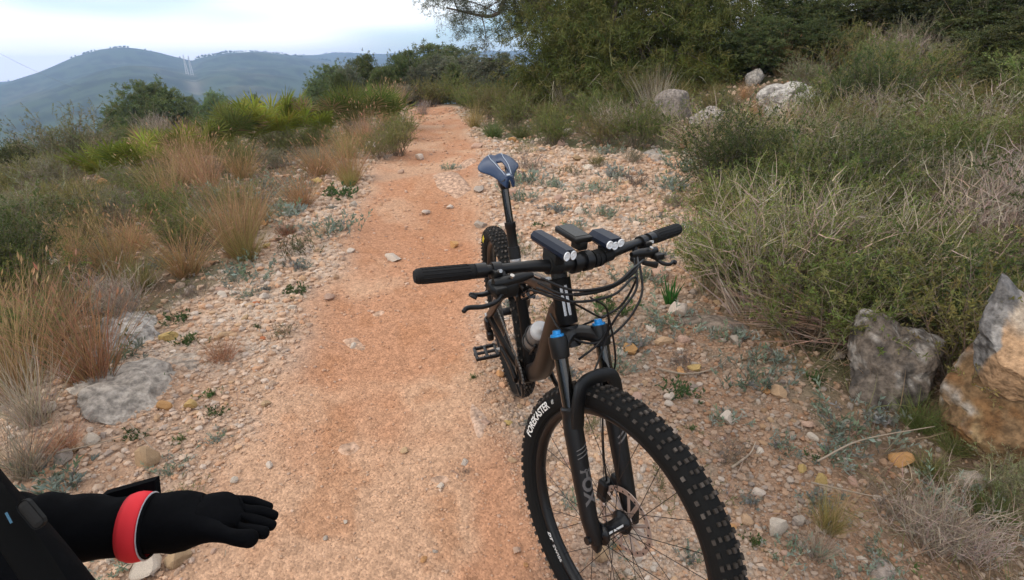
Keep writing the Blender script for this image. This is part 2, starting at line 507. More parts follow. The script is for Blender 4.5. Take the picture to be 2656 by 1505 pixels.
pylon(195.55, 1210, 'thin pale power pylon on the hill saddle, the one nearer the rounded summit')
pylon(195.2, 1210, 'thin pale power pylon on the hill saddle, the one nearer the flat ridge')
wv_ = [CAM + pray(px, py) * d for px, py, d in ((-160, 52, 300), (0, 135, 330), (75, 172, 360), (200, 228, 420))]
o = MB().add(*tube(spline(wv_, 24), .05, 4)).build('power_line', mat('wire', (.25, .25, .27), .6))
tag(o, 'thin overhead power cable crossing the sky beside the far hill', 'cable')

# ------------------------------------------------------------------ stone
ICO = {k: ico(k) for k in (1, 2, 3, 4, 5)}
def rock_verts(seed, sub, planes=9, rough=.10, dlo=.55, dhi=.85):
    r = np.random.default_rng(seed)
    V, T = ICO[sub]; V = V.copy()
    for _ in range(planes):
        n = r.normal(size=3); n /= np.linalg.norm(n); d = r.uniform(dlo, dhi)
        e = np.clip(V @ n - d, 0, None); V = V - n * e[:, None]
    o = r.uniform(0, 50, 3)
    n3 = sum(fbm(V[:, a] * 1.0 + o[a], V[:, b] + o[b], 1.7, 5, seed % 97) for a, b in ((0, 1), (1, 2), (2, 0)))
    fine = sum(fbm(V[:, a] * 1.0 + o[b], V[:, b] + o[a], 6.0, 4, seed % 89) for a, b in ((0, 1), (1, 2), (2, 0)))
    V = V * (1 + rough * n3 + rough * .32 * fine)[:, None]
    return V, T
EMB = mat('bedrock', tint=True, rough=.93, spec=.15, noise=.5, nscale=28, bump=1.0, bscale=45)

def big_rock(px, py, wpx, hpx, depth, seed, tintf, label, name='boulder', cat='boulder', sub=4, sink=.25, rough=.10, planes=9, yaw=None, group=None, m=None, at=None, dz=0., dlo=.55, dhi=.85):
    """rock resting on the ground under a point of the view, sized from how wide and high it looks from the camera"""
    P = ground_at(px, py) if at is None else np.array(at)
    d = np.linalg.norm(P - CAM); k = d / FPX * 1.0335
    w, h = wpx * k, hpx * k
    V, T = rock_verts(seed, sub, planes, rough, dlo, dhi)
    V = V / np.abs(V).max(0)
    # width across the view, height, depth away from it
    f = P - CAM; f[2] = 0; f /= np.linalg.norm(f); rgt = np.array([-f[1] * -1, f[0] * -1, 0.]) * -1
    rgt = np.array([f[1], -f[0], 0.])
    c = P + f * (depth * .3) + np.array([0, 0, h * (.5 - sink) + dz])
    W_ = V[:, :1] * rgt * w / 2 + V[:, 1:2] * f * depth / 2 + V[:, 2:] * np.array([0, 0, h / 2])
    o = MB().add(W_, T, tintf(V)).build(name, m or M['boulder'], smooth=True, angle=30)
    o.location = c
    tag(o, label, cat, group)
    return o
def flat(c): return lambda V: np.tile(np.array(c), (len(V), 1))
def lich(a, b, seed=0, s=2.2, lo=.0, hi=.25):
    def f(V):
        n = sum(fbm(V[:, i], V[:, j], s, 5, seed + 7 * i) for i, j in ((0, 1), (1, 2), (2, 0)))
        return lerp(np.tile(np.array(a), (len(V), 1)), b, sstep(lo, hi, n))
    return f
GREY, PALE, GOLD, RUST = (.20, .19, .18), (.40, .37, .34), (.42, .25, .10), (.22, .10, .04)
# the boulders at the right edge, their outlines read off the photograph and given their real depth
def shaped_rock(outline, dist, depth, seed, tintf, label, rough=.10, sub=5, planes=8, tilt=0., dlo=.6, dhi=.9, cat='boulder'):
    """rock of a given outline seen from the camera, standing dist metres away and depth metres thick"""
    O = np.array(outline, float); c0 = O.mean(0)
    def P_at(p):
        v = pray(*p); return CAM + v * (dist / np.linalg.norm(v[:2]))
    C0 = P_at(c0); f = C0 - CAM; f[2] = 0; f /= np.linalg.norm(f); rgt = np.array([f[1], -f[0], 0.]) * -1
    rgt = np.array([f[1], -f[0], 0.])
    Q = np.array([P_at(p) - C0 for p in O]); u = Q @ rgt; w = Q[:, 2]
    # the outline lies on the plane square to the view through the middle
    th = np.arctan2(w, u); rad = np.hypot(u, w); i = np.argsort(th); th, rad = th[i], rad[i]
    V, T = rock_verts(seed, sub, planes, rough, dlo, dhi)
    n0 = np.linalg.norm(V, axis=1); vt = np.arctan2(V[:, 2], V[:, 0]); hr = np.hypot(V[:, 0], V[:, 2])
    # even out the sphere so that its rim follows the outline
    rim = np.zeros(72); k = ((vt + PI) / (2 * PI) * 72).astype(int) % 72
    np.maximum.at(rim, k, hr); rim = np.interp(vt, (np.arange(72) + .5) / 72 * 2 * PI - PI, rim, period=2 * PI)
    rr_ = np.interp(vt, th, rad, period=2 * PI)
    W_ = (V[:, 0] * rr_ / rim)[:, None] * rgt + (V[:, 2] * rr_ / rim)[:, None] * np.array([0, 0, 1.]) + (V[:, 1:2] * depth / 2) * f
    W_ = W_ + f * W_[:, 2:3] * tilt
    Vn = V / np.abs(V).max(0)
    o = MB().add(W_, T, tintf(Vn)).build('boulder', M['boulder'], smooth=True, angle=32)
    o.location = C0 + f * depth * .25
    tag(o, label, cat)
    return o
Dg = float(np.linalg.norm(ground_at(2480, 1150)[:2] - CAM[:2]))
Dl = float(np.linalg.norm(ground_at(2240, 1010)[:2] - CAM[:2]))
shaped_rock([(2345, 1060), (2350, 1000), (2385, 940), (2425, 890), (2480, 880), (2560, 890), (2650, 930), (2700, 1080), (2640, 1190), (2560, 1190), (2480, 1180), (2420, 1140), (2375, 1100)], Dg + .02, .40, 11,
  lambda V: lerp(lerp(lich((.27, .185, .098), (.17, .105, .055), 3, 2.2, -.1, .4)(V), (.31, .275, .24), sstep(.10, .45, fbm(V[:, 0], V[:, 2], 3.2, 4, 9) + .30 * V[:, 2] - .15)), (.17, .085, .035), sstep(.05, .5, sum(fbm(V[:, i], V[:, j], 3.5, 4, 55 + i) for i, j in ((0, 1), (1, 2), (2, 0)))) * .8),
  'golden brown pitted boulder at the right edge with a grey slab on top', rough=.16, tilt=.25)
def slabtint(V):
    g = lich((.135, .128, .125), (.27, .255, .24), 21, 3.4, .05, .35)(V)
    g = lerp(g, (.24, .23, .225), sstep(.1, .3, fbm(V[:, 0] + 3, V[:, 2], 6, 3, 5)) * .7)
    return lerp(g, lerp(np.tile(np.array((.40, .255, .15)), (len(V), 1)), (.40, .33, .26), sstep(.2, .6, V[:, 2])), sstep(-.03, .03, V[:, 0] + .08 * fbm(V[:, 1], V[:, 2], 2.0, 3, 3) + .16 - .14 * V[:, 2]))
shaped_rock([(2508, 700), (2545, 740), (2600, 790), (2650, 850), (2660, 930), (2620, 1000), (2530, 1018), (2480, 1002), (2448, 962), (2436, 905), (2456, 850), (2462, 800), (2488, 750)], Dg - .06, .20, 23, slabtint,
  'grey weathered slab with a fresh orange broken face, leaning on the golden boulder', rough=.08, tilt=.12)
shaped_rock([(2125, 850), (2150, 800), (2200, 806), (2260, 846), (2330, 876), (2372, 905), (2345, 950), (2320, 1000), (2270, 1040), (2200, 1040), (2150, 985), (2130, 915)], Dl + .04, .36, 37,
  lambda V: lerp(lich((.150, .122, .100), (.085, .073, .064), 5, 3.0, .0, .35)(V), (.30, .275, .25), sstep(.22, .42, sum(fbm(V[:, i], V[:, j], 5.5, 4, 77 + i) for i, j in ((0, 1), (1, 2), (2, 0)))) * .8),
  'rough grey lichen-spotted boulder left of the golden boulder', rough=.15, tilt=.3)
# pale rocks up the right-hand bank
pl = lich((.34, .31, .28), (.19, .18, .17), 8, 2.5, .05, .4)
Dp = float(np.linalg.norm(ground_at(1985, 285)[:2] - CAM[:2]))
shaped_rock([(1896, 238), (1915, 222), (1965, 214), (1992, 206), (2030, 219), (2068, 236), (2064, 270), (2020, 305), (1940, 305), (1908, 272)], Dp, .8, 41, lich((.42, .39, .355), (.21, .19, .175), 8, 3.0, .05, .35),
  'largest pale flat-topped rock on the scrubby right bank', rough=.14, tilt=.5)
big_rock(1782, 200, 105, 55, .6, 43, pl, 'pale jagged rock beside a small fan palm at the foot of the big pine', sub=4, sink=.2)
big_rock(1690, 305, 105, 88, .5, 47, flat((.25, .215, .19)), 'tall brownish rock behind the bleached dead bush', sub=4, sink=.2, rough=.07)
big_rock(1772, 322, 80, 60, .4, 53, flat((.31, .275, .25)), 'smaller rounded grey rock just right of the tall brownish one', sub=4, sink=.2, rough=.06)
big_rock(1895, 215, 46, 44, .3, 59, pl, 'small grey rock half hidden in dry grass above the flat pale rock', sub=3, sink=.2)
big_rock(1925, 238, 40, 28, .3, 60, flat((.20, .16, .13)), 'small dark rock touching the far side of the flat pale rock', sub=3, sink=.2)
# bedrock showing through the left shoulder and in the trail
bed = lambda a, b, s: lich(a, b, s, 1.8, -.1, .3)
def slab(px, py, wpx, dpx, th, seed, t, label, rough=.10, sub=4, yaw=0., name='flat_rock', prot=.35):
    P = ground_at(px, py); d = np.linalg.norm(P - CAM); k = d / FPX * 1.0335
    sinel = abs((P - CAM)[2]) / d
    V, T = rock_verts(seed, sub, 8, rough, .6, .9); V = V / np.abs(V).max(0)
    V[:, 2] = np.where(V[:, 2] > 0, V[:, 2] * (1 - .25 * (V[:, 0] ** 2 + V[:, 1] ** 2)), V[:, 2])
    f = P - CAM; f[2] = 0; f /= np.linalg.norm(f); rgt = np.array([f[1], -f[0], 0.])
    c_, s_ = math.cos(yaw), math.sin(yaw)
    a, b = V[:, :1] * wpx * k / 2, V[:, 1:2] * dpx * k / max(sinel, .12) / 2
    W_ = (a * c_ - b * s_) * rgt + (a * s_ + b * c_) * f + V[:, 2:] * np.array([0, 0, th])
    # follow the slope of the ground
    W_[:, 2] += terrain(P[0] + W_[:, 0], P[1] + W_[:, 1]) - P[2]
    o = MB().add(W_, T, t(V)).build(name, EMB, smooth=True, angle=45)
    o.location = P + np.array([0, 0, -th * (1 - prot)])
    tag(o, label, 'rock')
slab(330, 850, 190, 120, .18, 61, bed((.38, .345, .31), (.27, .245, .225), 4), 'grey rock shelf under silvery herbs on the left edge of the stones', rough=.26, prot=.6, sub=5)
slab(340, 975, 340, 100, .14, 67, bed((.44, .385, .33), (.33, .29, .25), 5), 'long pale bedrock slab along the left edge below the dry grass clump', yaw=.45, rough=.26, prot=.6, sub=5)
slab(455, 905, 150, 70, .05, 71, bed((.38, .31, .25), (.30, .25, .21), 6), 'worn bedrock hump beside the small reddish tuft', yaw=.3, rough=.18, prot=.5)
TRB = bed((.47, .31, .22), (.40, .235, .145), 7)
slab(890, 866, 105, 48, .030, 73, TRB, 'flat buried stone in the middle of the trail left of the front fork', rough=.08)
slab(1212, 865, 90, 80, .045, 79, TRB, 'buried pinkish rock beside the chain stay of the bicycle')
slab(1208, 1045, 80, 130, .04, 83, bed((.47, .33, .25), (.41, .26, .17), 8), 'long pinkish rock set in the trail below the right pedal')
slab(1120, 465, 175, 55, .13, 89, TRB, 'smooth bedrock step across the trail left of the saddle post', sub=4)
slab(1150, 420, 130, 40, .09, 97, TRB, 'upper bedrock step on the trail behind the saddle')
slab(945, 788, 52, 20, .02, 101, TRB, 'small flat stone buried in the trail left of the brake lever', sub=3)
slab(745, 745, 70, 40, .03, 103, bed((.45, .34, .26), (.40, .28, .2), 9), 'flat pale stone on the left margin of the trail', sub=3)
slab(870, 1125, 90, 45, .018, 105, TRB, 'shallow worn rock patch in the centre of the lower trail', sub=3, rough=.06)
slab(1100, 1210, 70, 36, .012, 107, TRB, 'faint flat stone in the trail beside the front tyre', sub=3, rough=.06)
slab(1640, 385, 110, 40, .07, 109, bed((.36, .32, .28), (.25, .22, .2), 3), 'rough greyish rock outcrop at the back of the gravel apron')
slab(1690, 445, 90, 60, .06, 113, bed((.33, .29, .26), (.22, .2, .18), 13), 'crumbling grey outcrop where gravel meets the right-hand bushes')
slab(1790, 815, 240, 70, .10, 127, bed((.22, .175, .14), (.17, .13, .10), 14), 'low earthy rock bank under the woody bush right of the fork', rough=.13)
slab(2195, 1420, 120, 110, .09, 131, bed((.36, .30, .26), (.27, .22, .19), 15), 'half buried pale grey stone at the bottom edge right of the tyre')

# loose stones that can be told apart; the ones with a look of their own come first
STONE_ME = []
for k in range(14):
    V, T = rock_verts(200 + k, 3 if k < 5 else 2, 9, .07, .5, .8)
    V = V / np.abs(V).max(0) * np.array([1, .8, .6])
    STONE_ME.append((V, T))
_stone_cache = {}
def stone_mesh(k, c):
    key = (k, c)
    if key not in _stone_cache:
        V, T = STONE_ME[k]
        _stone_cache[key] = MB().add(V, T, c).mesh('stone', M['stone'], False)
    return _stone_cache[key]
STC = {'pale': (.56, .47, .39), 'tan': (.46, .31, .19), 'orange': (.50, .27, .12), 'grey': (.37, .31, .26), 'pink': (.48, .32, .24), 'yellow': (.46, .32, .13), 'red': (.42, .15, .07), 'brown': (.26, .17, .10)}
def stone(P, size, col, label, group=None, k=None, flatz=1., r=random):
    o = bpy.data.objects.new('stone', stone_mesh(r.randrange(14) if k is None else k, STC[col])); COL.objects.link(o)
    s = size / 2
    o.scale = (s * r.uniform(.9, 1.15), s * r.uniform(.85, 1.1), s * r.uniform(.8, 1.2) * flatz)
    o.rotation_euler = (r.uniform(-.25, .25), r.uniform(-.25, .25), r.uniform(0, 6.28))
    o.location = (P[0], P[1], P[2] + o.scale[2] * .6 * .45)
    tag(o, label, 'stone', group)
    return o
LONE = [
 (1583, 882, 54, 'orange', 'broad flat orange stone just right of the fork crown', 0, .8),
 (1743, 930, 40, 'yellow', 'ochre stone with a dark fold lying beside a dry twig', 1, .9),
 (1952, 992, 42, 'tan', 'upright tan stone between grey herbs left of the lichen boulder', 2, 1.1),
 (1823, 1058, 40, 'pale', 'whitish rounded stone right of the front tyre', 3, 1.),
 (2259, 1162, 46, 'orange', 'bright orange stone in dark grass below the golden boulder', 4, 1.1),
 (2430, 1215, 56, 'grey', 'squarish grey stone under the golden boulder', 5, 1.),
 (2060, 1208, 36, 'yellow', 'olive yellow oblong stone among pebbles right of the tyre', 6, .8),
 (2012, 1180, 24, 'yellow', 'small round yellowish stone above the olive yellow one', 7, 1.),
 (1948, 1335, 46, 'pale', 'whitish angular stone at the lower right of the tyre', 8, 1.2),
 (1872, 1310, 36, 'tan', 'light tan rounded stone touching the tyre tread side', 9, 1.),
 (1508, 1405, 46, 'tan', 'tan cobble seen through the spokes below the hub', 10, 1.1),
 (1600, 1340, 42, 'pale', 'pale cobble behind the brake disc', 11, 1.),
 (1905, 1240, 30, 'pale', 'thin whitish chip stone beside the tyre', 12, .6),
 (2005, 1310, 34, 'grey', 'grey-brown stone among silvery herbs right of the tyre', 13, 1.),
 (1655, 700, 60, 'pink', 'pinkish block on the gravel above the brake hoses', 2, 1.),
 (1700, 790, 50, 'pale', 'pale pyramid stone at the foot of the green lily shoots', 4, 1.2),
 (1715, 860, 32, 'pink', 'pink stone on gravel halfway between fork and woody bush', 5, 1.),
 (1998, 862, 48, 'brown', 'brown cobble tucked below the fallen dry stems', 3, .8),
 (1140, 620, 26, 'orange', 'single small orange stone on the smooth trail left of the rear wheel', 1, 1.),
 (374, 1166, 44, 'tan', 'smooth upright tan stone above the wrist of the rider', 9, 1.4),
 (480, 1022, 36, 'yellow', 'cream-topped yellow stone on the left gravel', 8, 1.),
 (415, 1025, 34, 'orange', 'orange angular stone left of the cream-topped one', 4, 1.),
 (230, 1110, 40, 'pale', 'pale wedge stone at the edge of the lower left grass', 12, .9),
 (160, 1155, 44, 'grey', 'grey flat stone under the lower left dry stalks', 7, .8),
 (640, 765, 22, 'red', 'brick red chip lying on the left gravel', 6, .8),
 (660, 852, 20, 'red', 'small red chip near the trail margin', 10, .8),
 (665, 565, 22, 'orange', 'small orange stone at the foot of the tall tan grass', 11, 1.),
 (424, 850, 40, 'yellow', 'mustard coloured stone beside dark green herb', 13, .8),
 (450, 1410, 50, 'tan', 'tan block on the trail edge below the outstretched forearm', 2, 1.),
 (370, 1425, 70, 'pale', 'pale pinkish lump under the forearm sleeve', 3, .8),
 (560, 745, 30, 'pale', 'pale stone in front of the olive grass tuft', 0, 1.),
 (1680, 1002, 26, 'pale', 'small whitish stone right of the fork arch', 1, 1.),
 (1590, 985, 24, 'tan', 'tan stone under the fork arch', 5, 1.),
 (1560, 1010, 20, 'pale', 'little white stone behind the front tyre', 6, 1.),
 (2105, 900, 30, 'grey', 'grey stone in the shade left of the lichen boulder', 7, 1.),
]
for px, py, w, c, lab, k, fz in LONE:
    P = ground_at(px, py); d = np.linalg.norm(P - CAM); stone(P, w * d / FPX * 1.0335, c, lab, None, k, fz * 1.45)

def scatter_polar(n, r0, r1, p0=112, p1=222):
    r = np.exp(rng.uniform(math.log(r0), math.log(r1), n)); p = np.radians(rng.uniform(p0, p1, n))
    x = CAM[0] + r * np.cos(p); y = CAM[1] + r * np.sin(p)
    return x, y, r
def scatter_stones():
    x, y, r = scatter_polar(9000, .9, 9)
    wt, wv = zone(x, y)
    side = y > .5 * (trail_l(x) + trail_r(x))
    pr = .02 + .30 * wt - .22 * wv
    edge = np.exp(-((wv - .4) / .35) ** 2) * .3
    ok = rng.random(len(x)) < pr + edge
    done = []
    gl = {False: 'loose stones on the left shoulder of the trail', True: 'loose stones on the gravel right of the trail'}
    for i in np.nonzero(ok)[0]:
        s = r[i] * rng.uniform(.013, .024) * rng.choice([1, 1, 1, 1.5])
        if any((x[i] - a) ** 2 + (y[i] - b) ** 2 < (s + c) ** 2 * .55 for a, b, c in done): continue
        if r[i] < 1.0 and y[i] > .6: continue
        done.append((x[i], y[i], s))
        c = random.choices(['pale', 'tan', 'pink', 'grey', 'orange', 'brown', 'yellow'], [8, 4, 5, 3 if side[i] else 2, 1.2, .6, .5])[0]
        nm = {'pale': 'pale chalky', 'tan': 'tan', 'pink': 'pinkish', 'grey': 'grey', 'orange': 'orange', 'brown': 'brown', 'yellow': 'yellowish'}[c]
        where = ('on the gravel apron right of the bicycle' if side[i] else 'on the stony left edge of the trail') if wt[i] > .5 else 'lying loose on the smooth trail'
        stone((x[i], y[i], gz(x[i], y[i])), s, c, '', f'{nm} stones {where}')['short'] = f'{nm} loose stone'
        if len(done) >= 262: break
scatter_stones()

def gravel():
    n = 175000
    x, y, r = scatter_polar(n, .8, 15)
    wt, wv = zone(x, y)
    cl = np.clip(.5 + 1.2 * fbm(x, y, 1.9, 4, 120), 0, 1)
    dens = np.where(wt < .5, .11 + .34 * cl ** 2, .80) * (1 - .75 * wv)
    dens = np.maximum(dens * (.35 + .65 * wt), .05)
    dens = np.where(y > trail_r(x), np.maximum(dens, (.72 - .25 * sstep(-1.3, -.2, x) * sstep(.25, .75, y)) * (1 - wv)), dens)
    k = rng.random(n) < dens * .78
    x, y, r, wt = x[k], y[k], r[k], wt[k]; n = len(x)
    V0, T0 = ICO[1]
    smin = .0017 * r; smax = np.where(wt > .5, .0070, .0034) * r + .002
    s = np.clip(smin * (smax / smin) ** (rng.random(n) ** 1.9), .0028, .035)
    d = 1 + .30 * rng.standard_normal((n, len(V0), 1)) * .55
    V = V0[None] * np.clip(d, .6, 1.4) * np.stack([s * rng.uniform(.8, 1.35, n), s * rng.uniform(.7, 1.1, n), s * rng.uniform(.6, 1.0, n)], -1)[:, None]
    a = rng.uniform(0, 6.28, n); c_, s_ = np.cos(a)[:, None], np.sin(a)[:, None]
    V = np.stack([V[..., 0] * c_ - V[..., 1] * s_, V[..., 0] * s_ + V[..., 1] * c_, V[..., 2]], -1)
    V += np.stack([x, y, terrain(x, y) + s * .18], -1)[:, None]
    pal = np.array([(.51, .36, .26), (.47, .30, .195), (.53, .41, .32), (.43, .32, .24), (.47, .26, .15), (.37, .31, .27), (.56, .48, .41), (.44, .28, .16)])
    base = pal[rng.choice(len(pal), n, p=[.24, .2, .18, .14, .09, .06, .06, .03])]
    tr = ground_tint(x, y, r)
    c = base * (.4 + .3 * wt[:, None]) + tr * (.6 - .3 * wt[:, None])
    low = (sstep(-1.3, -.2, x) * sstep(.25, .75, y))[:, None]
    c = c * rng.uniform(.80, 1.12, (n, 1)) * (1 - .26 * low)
    T = T0[None] + (np.arange(n) * len(V0))[:, None, None]
    # only the side that shows: drop triangles facing down
    keep = (V0[T0].mean(1)[:, 2] > -.35); T = T[:, keep]
    o = MB().add(V.reshape(-1, 3), T.reshape(-1, 3), np.repeat(c, len(V0), 0)).build('gravel', M['pebble'], smooth=False)
    tag(o, 'small pinkish and tan gravel strewn over the trail and its edges', 'gravel', kind='stuff')
    print('gravel', n, n * keep.sum())
gravel()

# ------------------------------------------------------------------ plants
def ribbons(P0, D, L_, W_, seg=3, bend=0.3, jit=.0, up=None, rg=rng):
    """N tapering blades: base points, directions, lengths, widths; bending down by gravity"""
    n = len(P0); D = D / np.linalg.norm(D, axis=1)[:, None]
    B = np.cross(D, rg.normal(size=(n, 3))); B /= np.linalg.norm(B, axis=1)[:, None] + 1e-9
    pts = []; d = D.copy(); p = P0.copy()
    pts.append(p.copy())
    for k in range(seg):
        p = p + d * (L_ / seg)[:, None]; pts.append(p.copy())
        d = d + np.array([0, 0, -1.]) * (bend / seg) * np.linalg.norm(d[:, :2], axis=1)[:, None] * 1.5 + jit * rg.normal(size=(n, 3)) / seg
        d /= np.linalg.norm(d, axis=1)[:, None]
    V = []
    for k, q in enumerate(pts):
        w = W_ * (1 - (k / seg) ** 1.5 * .85) / 2
        V += [q - B * w[:, None], q + B * w[:, None]]
    V = np.stack(V, 1)
    T = []
    for k in range(seg): a = 2 * k; T += [(a, a + 1, a + 3), (a, a + 3, a + 2)]
    T = np.array(T)[None] + (np.arange(n) * V.shape[1])[:, None, None]
    return V.reshape(-1, 3), T.reshape(-1, 3), np.stack(pts, 1)

def leafs(P, D, L_, W_, rg=rng):
    """diamond leaves from points along directions"""
    n = len(P); D = D / (np.linalg.norm(D, axis=1)[:, None] + 1e-9)
    B = np.cross(D, rg.normal(size=(n, 3))); B /= np.linalg.norm(B, axis=1)[:, None] + 1e-9
    mid = P + D * (L_ * .5)[:, None]
    V = np.stack([P, mid + B * (W_ / 2)[:, None], P + D * L_[:, None], mid - B * (W_ / 2)[:, None]], 1)
    T = np.array([(0, 1, 2), (0, 2, 3)])[None] + (np.arange(n) * 4)[:, None, None]
    return V.reshape(-1, 3), T.reshape(-1, 3)

def rgbv(c, n, v=.25, rg=rng, c2=None, p2=0.):
    c = np.tile(np.array(c, float), (n, 1))
    if c2 is not None: c = np.where(rg.random((n, 1)) < p2, np.array(c2), c)
    return c * rg.uniform(1 - v, 1 + v, (n, 1)) * (1 + .06 * rg.normal(size=(n, 3)))

def rand_dirs(n, spread, rg):
    """directions round the vertical; spread = tangent of the largest lean"""
    a = rg.uniform(0, 2 * PI, n); t = spread * np.sqrt(rg.random(n))
    return np.stack([np.cos(a) * t, np.sin(a) * t, np.ones(n)], 1)

def shrub(seed, H=.6, spread=1.0, nst=90, twigs=5, leaves=26, ll=.022, lw=.006, lc=(.09, .11, .045), lc2=(.13, .13, .06), sc=(.155, .125, .092), wst=.0055, jit=.5, bend=.15, leafy=1., tip=.35, base=.12):
    rg = np.random.default_rng(seed)
    a = rg.uniform(0, 2 * PI, nst); r0 = base * np.sqrt(rg.random(nst))
    P0 = np.stack([np.cos(a) * r0, np.sin(a) * r0, np.full(nst, -.02)], 1)
    D = rand_dirs(nst, spread, rg); D[:, :2] = D[:, :2] * .8 + P0[:, :2] / max(base, .01) * .25 * spread
    L_ = H * rg.uniform(.55, 1.1, nst) * (1 - .12 * np.linalg.norm(D[:, :2], axis=1)) * np.sqrt(1 + np.linalg.norm(D[:, :2], axis=1) ** 2) * .9
    st = MB(); fo = MB()
    seg = 5
    V, T, pts = ribbons(P0, D, L_, np.full(nst, wst), seg, bend, jit, rg=rg)
    st.add(V, T, np.repeat(rgbv(sc, nst, .25, rg), 2 * (seg + 1), 0))
    # twigs from the upper part of each stem
    n2 = nst * twigs
    si = np.repeat(np.arange(nst), twigs); u = rg.uniform(tip, .98, n2) * seg
    k = np.minimum(u.astype(int), seg - 1); f = (u - k)[:, None]
    Q = pts[si, k] * (1 - f) + pts[si, k + 1] * f
    dd = pts[si, k + 1] - pts[si, k]; dd /= np.linalg.norm(dd, axis=1)[:, None] + 1e-9
    D2 = dd + .75 * rg.normal(size=(n2, 3)); D2[:, 2] = D2[:, 2] * .7 + .45
    L2 = H * rg.uniform(.12, .30, n2)
    V, T, p2 = ribbons(Q, D2, L2, np.full(n2, wst * .55), 3, .1, .5, rg=rg)
    st.add(V, T, np.repeat(rgbv(np.array(sc) * 1.1, n2, .3, rg), 8, 0))
    # leaves along twigs
    n3 = int(n2 * leaves * leafy)
    ti = rg.integers(0, n2, n3); u = (rg.random(n3) ** .75) * 3; k = np.minimum(u.astype(int), 2); f = (u - k)[:, None]
    Q = p2[ti, k] * (1 - f) + p2[ti, k + 1] * f
    D3 = (p2[ti, k + 1] - p2[ti, k]); D3 /= np.linalg.norm(D3, axis=1)[:, None] + 1e-9
    D3 = D3 * .9 + .8 * rg.normal(size=(n3, 3)); D3[:, 2] += .25
    V, T = leafs(Q, D3, .78 * ll * rg.uniform(.6, 1.3, n3), .78 * lw * rg.uniform(.7, 1.3, n3), rg)
    twc = rgbv(lc, n2, .28, rg, lc2, .35)[ti] * rg.uniform(.85, 1.15, (n3, 1))
    fo.add(V, T, np.repeat(twc, 4, 0))
    return {'stems': (st.mesh('stems', M['stem']), M['stem']), 'foliage': (fo.mesh('foliage', M['leaf']), M['leaf'])}

def tuft(seed, H=.5, n=340, spread=.75, w=.0035, c=(.40, .235, .125), c2=(.30, .23, .09), p2=.18, bend=.5, base=.07, heads=0):
    rg = np.random.default_rng(seed)
    a = rg.uniform(0, 2 * PI, n); r0 = base * np.sqrt(rg.random(n))
    P0 = np.stack([np.cos(a) * r0, np.sin(a) * r0, np.full(n, -.02)], 1)
    D = rand_dirs(n, spread, rg); D[:, :2] += P0[:, :2] / base * .2
    V, T, pts = ribbons(P0, D, H * rg.uniform(.45, 1.15, n), np.full(n, w), 4, bend, .25, rg=rg)
    cc = rgbv(c, n, .3, rg, c2, p2)
    tint = np.repeat(cc, 10, 0)
    m = MB().add(V, T, tint)
    if heads:
        i = rg.integers(0, n, heads); e = pts[i, 4]; d = pts[i, 4] - pts[i, 3]
        V, T = leafs(e, d, np.full(heads, .045), np.full(heads, .010), rg); m.add(V, T, np.repeat(rgbv(c, heads, .2, rg), 4, 0))
    return {None: (m.mesh('blades', M['leaf']), M['leaf'])}

def fan_palm(seed, nf=34, H=.75, c=(.27, .28, .045), c2=(.10, .135, .028)):
    rg = np.random.default_rng(seed); st = MB(); fo = MB()
    D = rand_dirs(nf, 1.05, rg); D /= np.linalg.norm(D, axis=1)[:, None]
    L_ = H * rg.uniform(.55, 1.0, nf)
    P0 = np.stack([rg.normal(0, .05, nf), rg.normal(0, .05, nf), np.zeros(nf)], 1)
    V, T, pts = ribbons(P0, D, L_, np.full(nf, .009), 4, .35, .1, rg=rg)
    st.add(V, T, rgbv((.17, .17, .07), len(V), .1, rg))
    for i in range(nf):
        e = pts[i, 4]; d = pts[i, 4] - pts[i, 3]; d /= np.linalg.norm(d)
        s = np.cross(d, [0, 0, 1.]); s /= np.linalg.norm(s) + 1e-9; nrm = np.cross(s, d)
        nl = 17; ang = np.linspace(-1.75, 1.75, nl) + rg.normal(0, .04, nl)
        dirs = np.cos(ang)[:, None] * d + np.sin(ang)[:, None] * s + .18 * nrm * np.cos(ang * .9)[:, None] + .05 * rg.normal(size=(nl, 3))
        ll = H * .52 * (1 - .13 * np.abs(ang) / 1.75) * rg.uniform(.85, 1.05, nl)
        # folded leaflet: spine and two wings
        dirs /= np.linalg.norm(dirs, axis=1)[:, None]
        B = np.cross(dirs, nrm); B /= np.linalg.norm(B, axis=1)[:, None] + 1e-9
        m1 = e + dirs * (ll * .45)[:, None]; tip = e + dirs * ll[:, None] + np.array([0, 0, -1]) * (ll * .10)[:, None]
        wv = .011 + .004 * rg.random(nl)
        V = np.stack([np.tile(e, (nl, 1)), m1 + B * wv[:, None] + nrm * .004, m1 - nrm * .004, m1 - B * wv[:, None] + nrm * .004, tip], 1)
        T = np.array([(0, 2, 1), (0, 3, 2), (1, 2, 4), (2, 3, 4)])[None] + (np.arange(nl) * 5)[:, None, None]
        mixf = np.clip(.55 * d[2] + .35 + .3 * rg.normal(), 0, 1)
        col = np.array(c2) + (np.array(c) - np.array(c2)) * mixf
        if rg.random() < .10: col = np.array((.26, .19, .09))
        fo.add(V.reshape(-1, 3), T.reshape(-1, 3), np.repeat(rgbv(col, nl, .15, rg), 5, 0))
    return {'stalks': (st.mesh('stalks', M['stem']), M['stem']), 'fronds': (fo.mesh('fronds', M['leaf']), M['leaf'])}

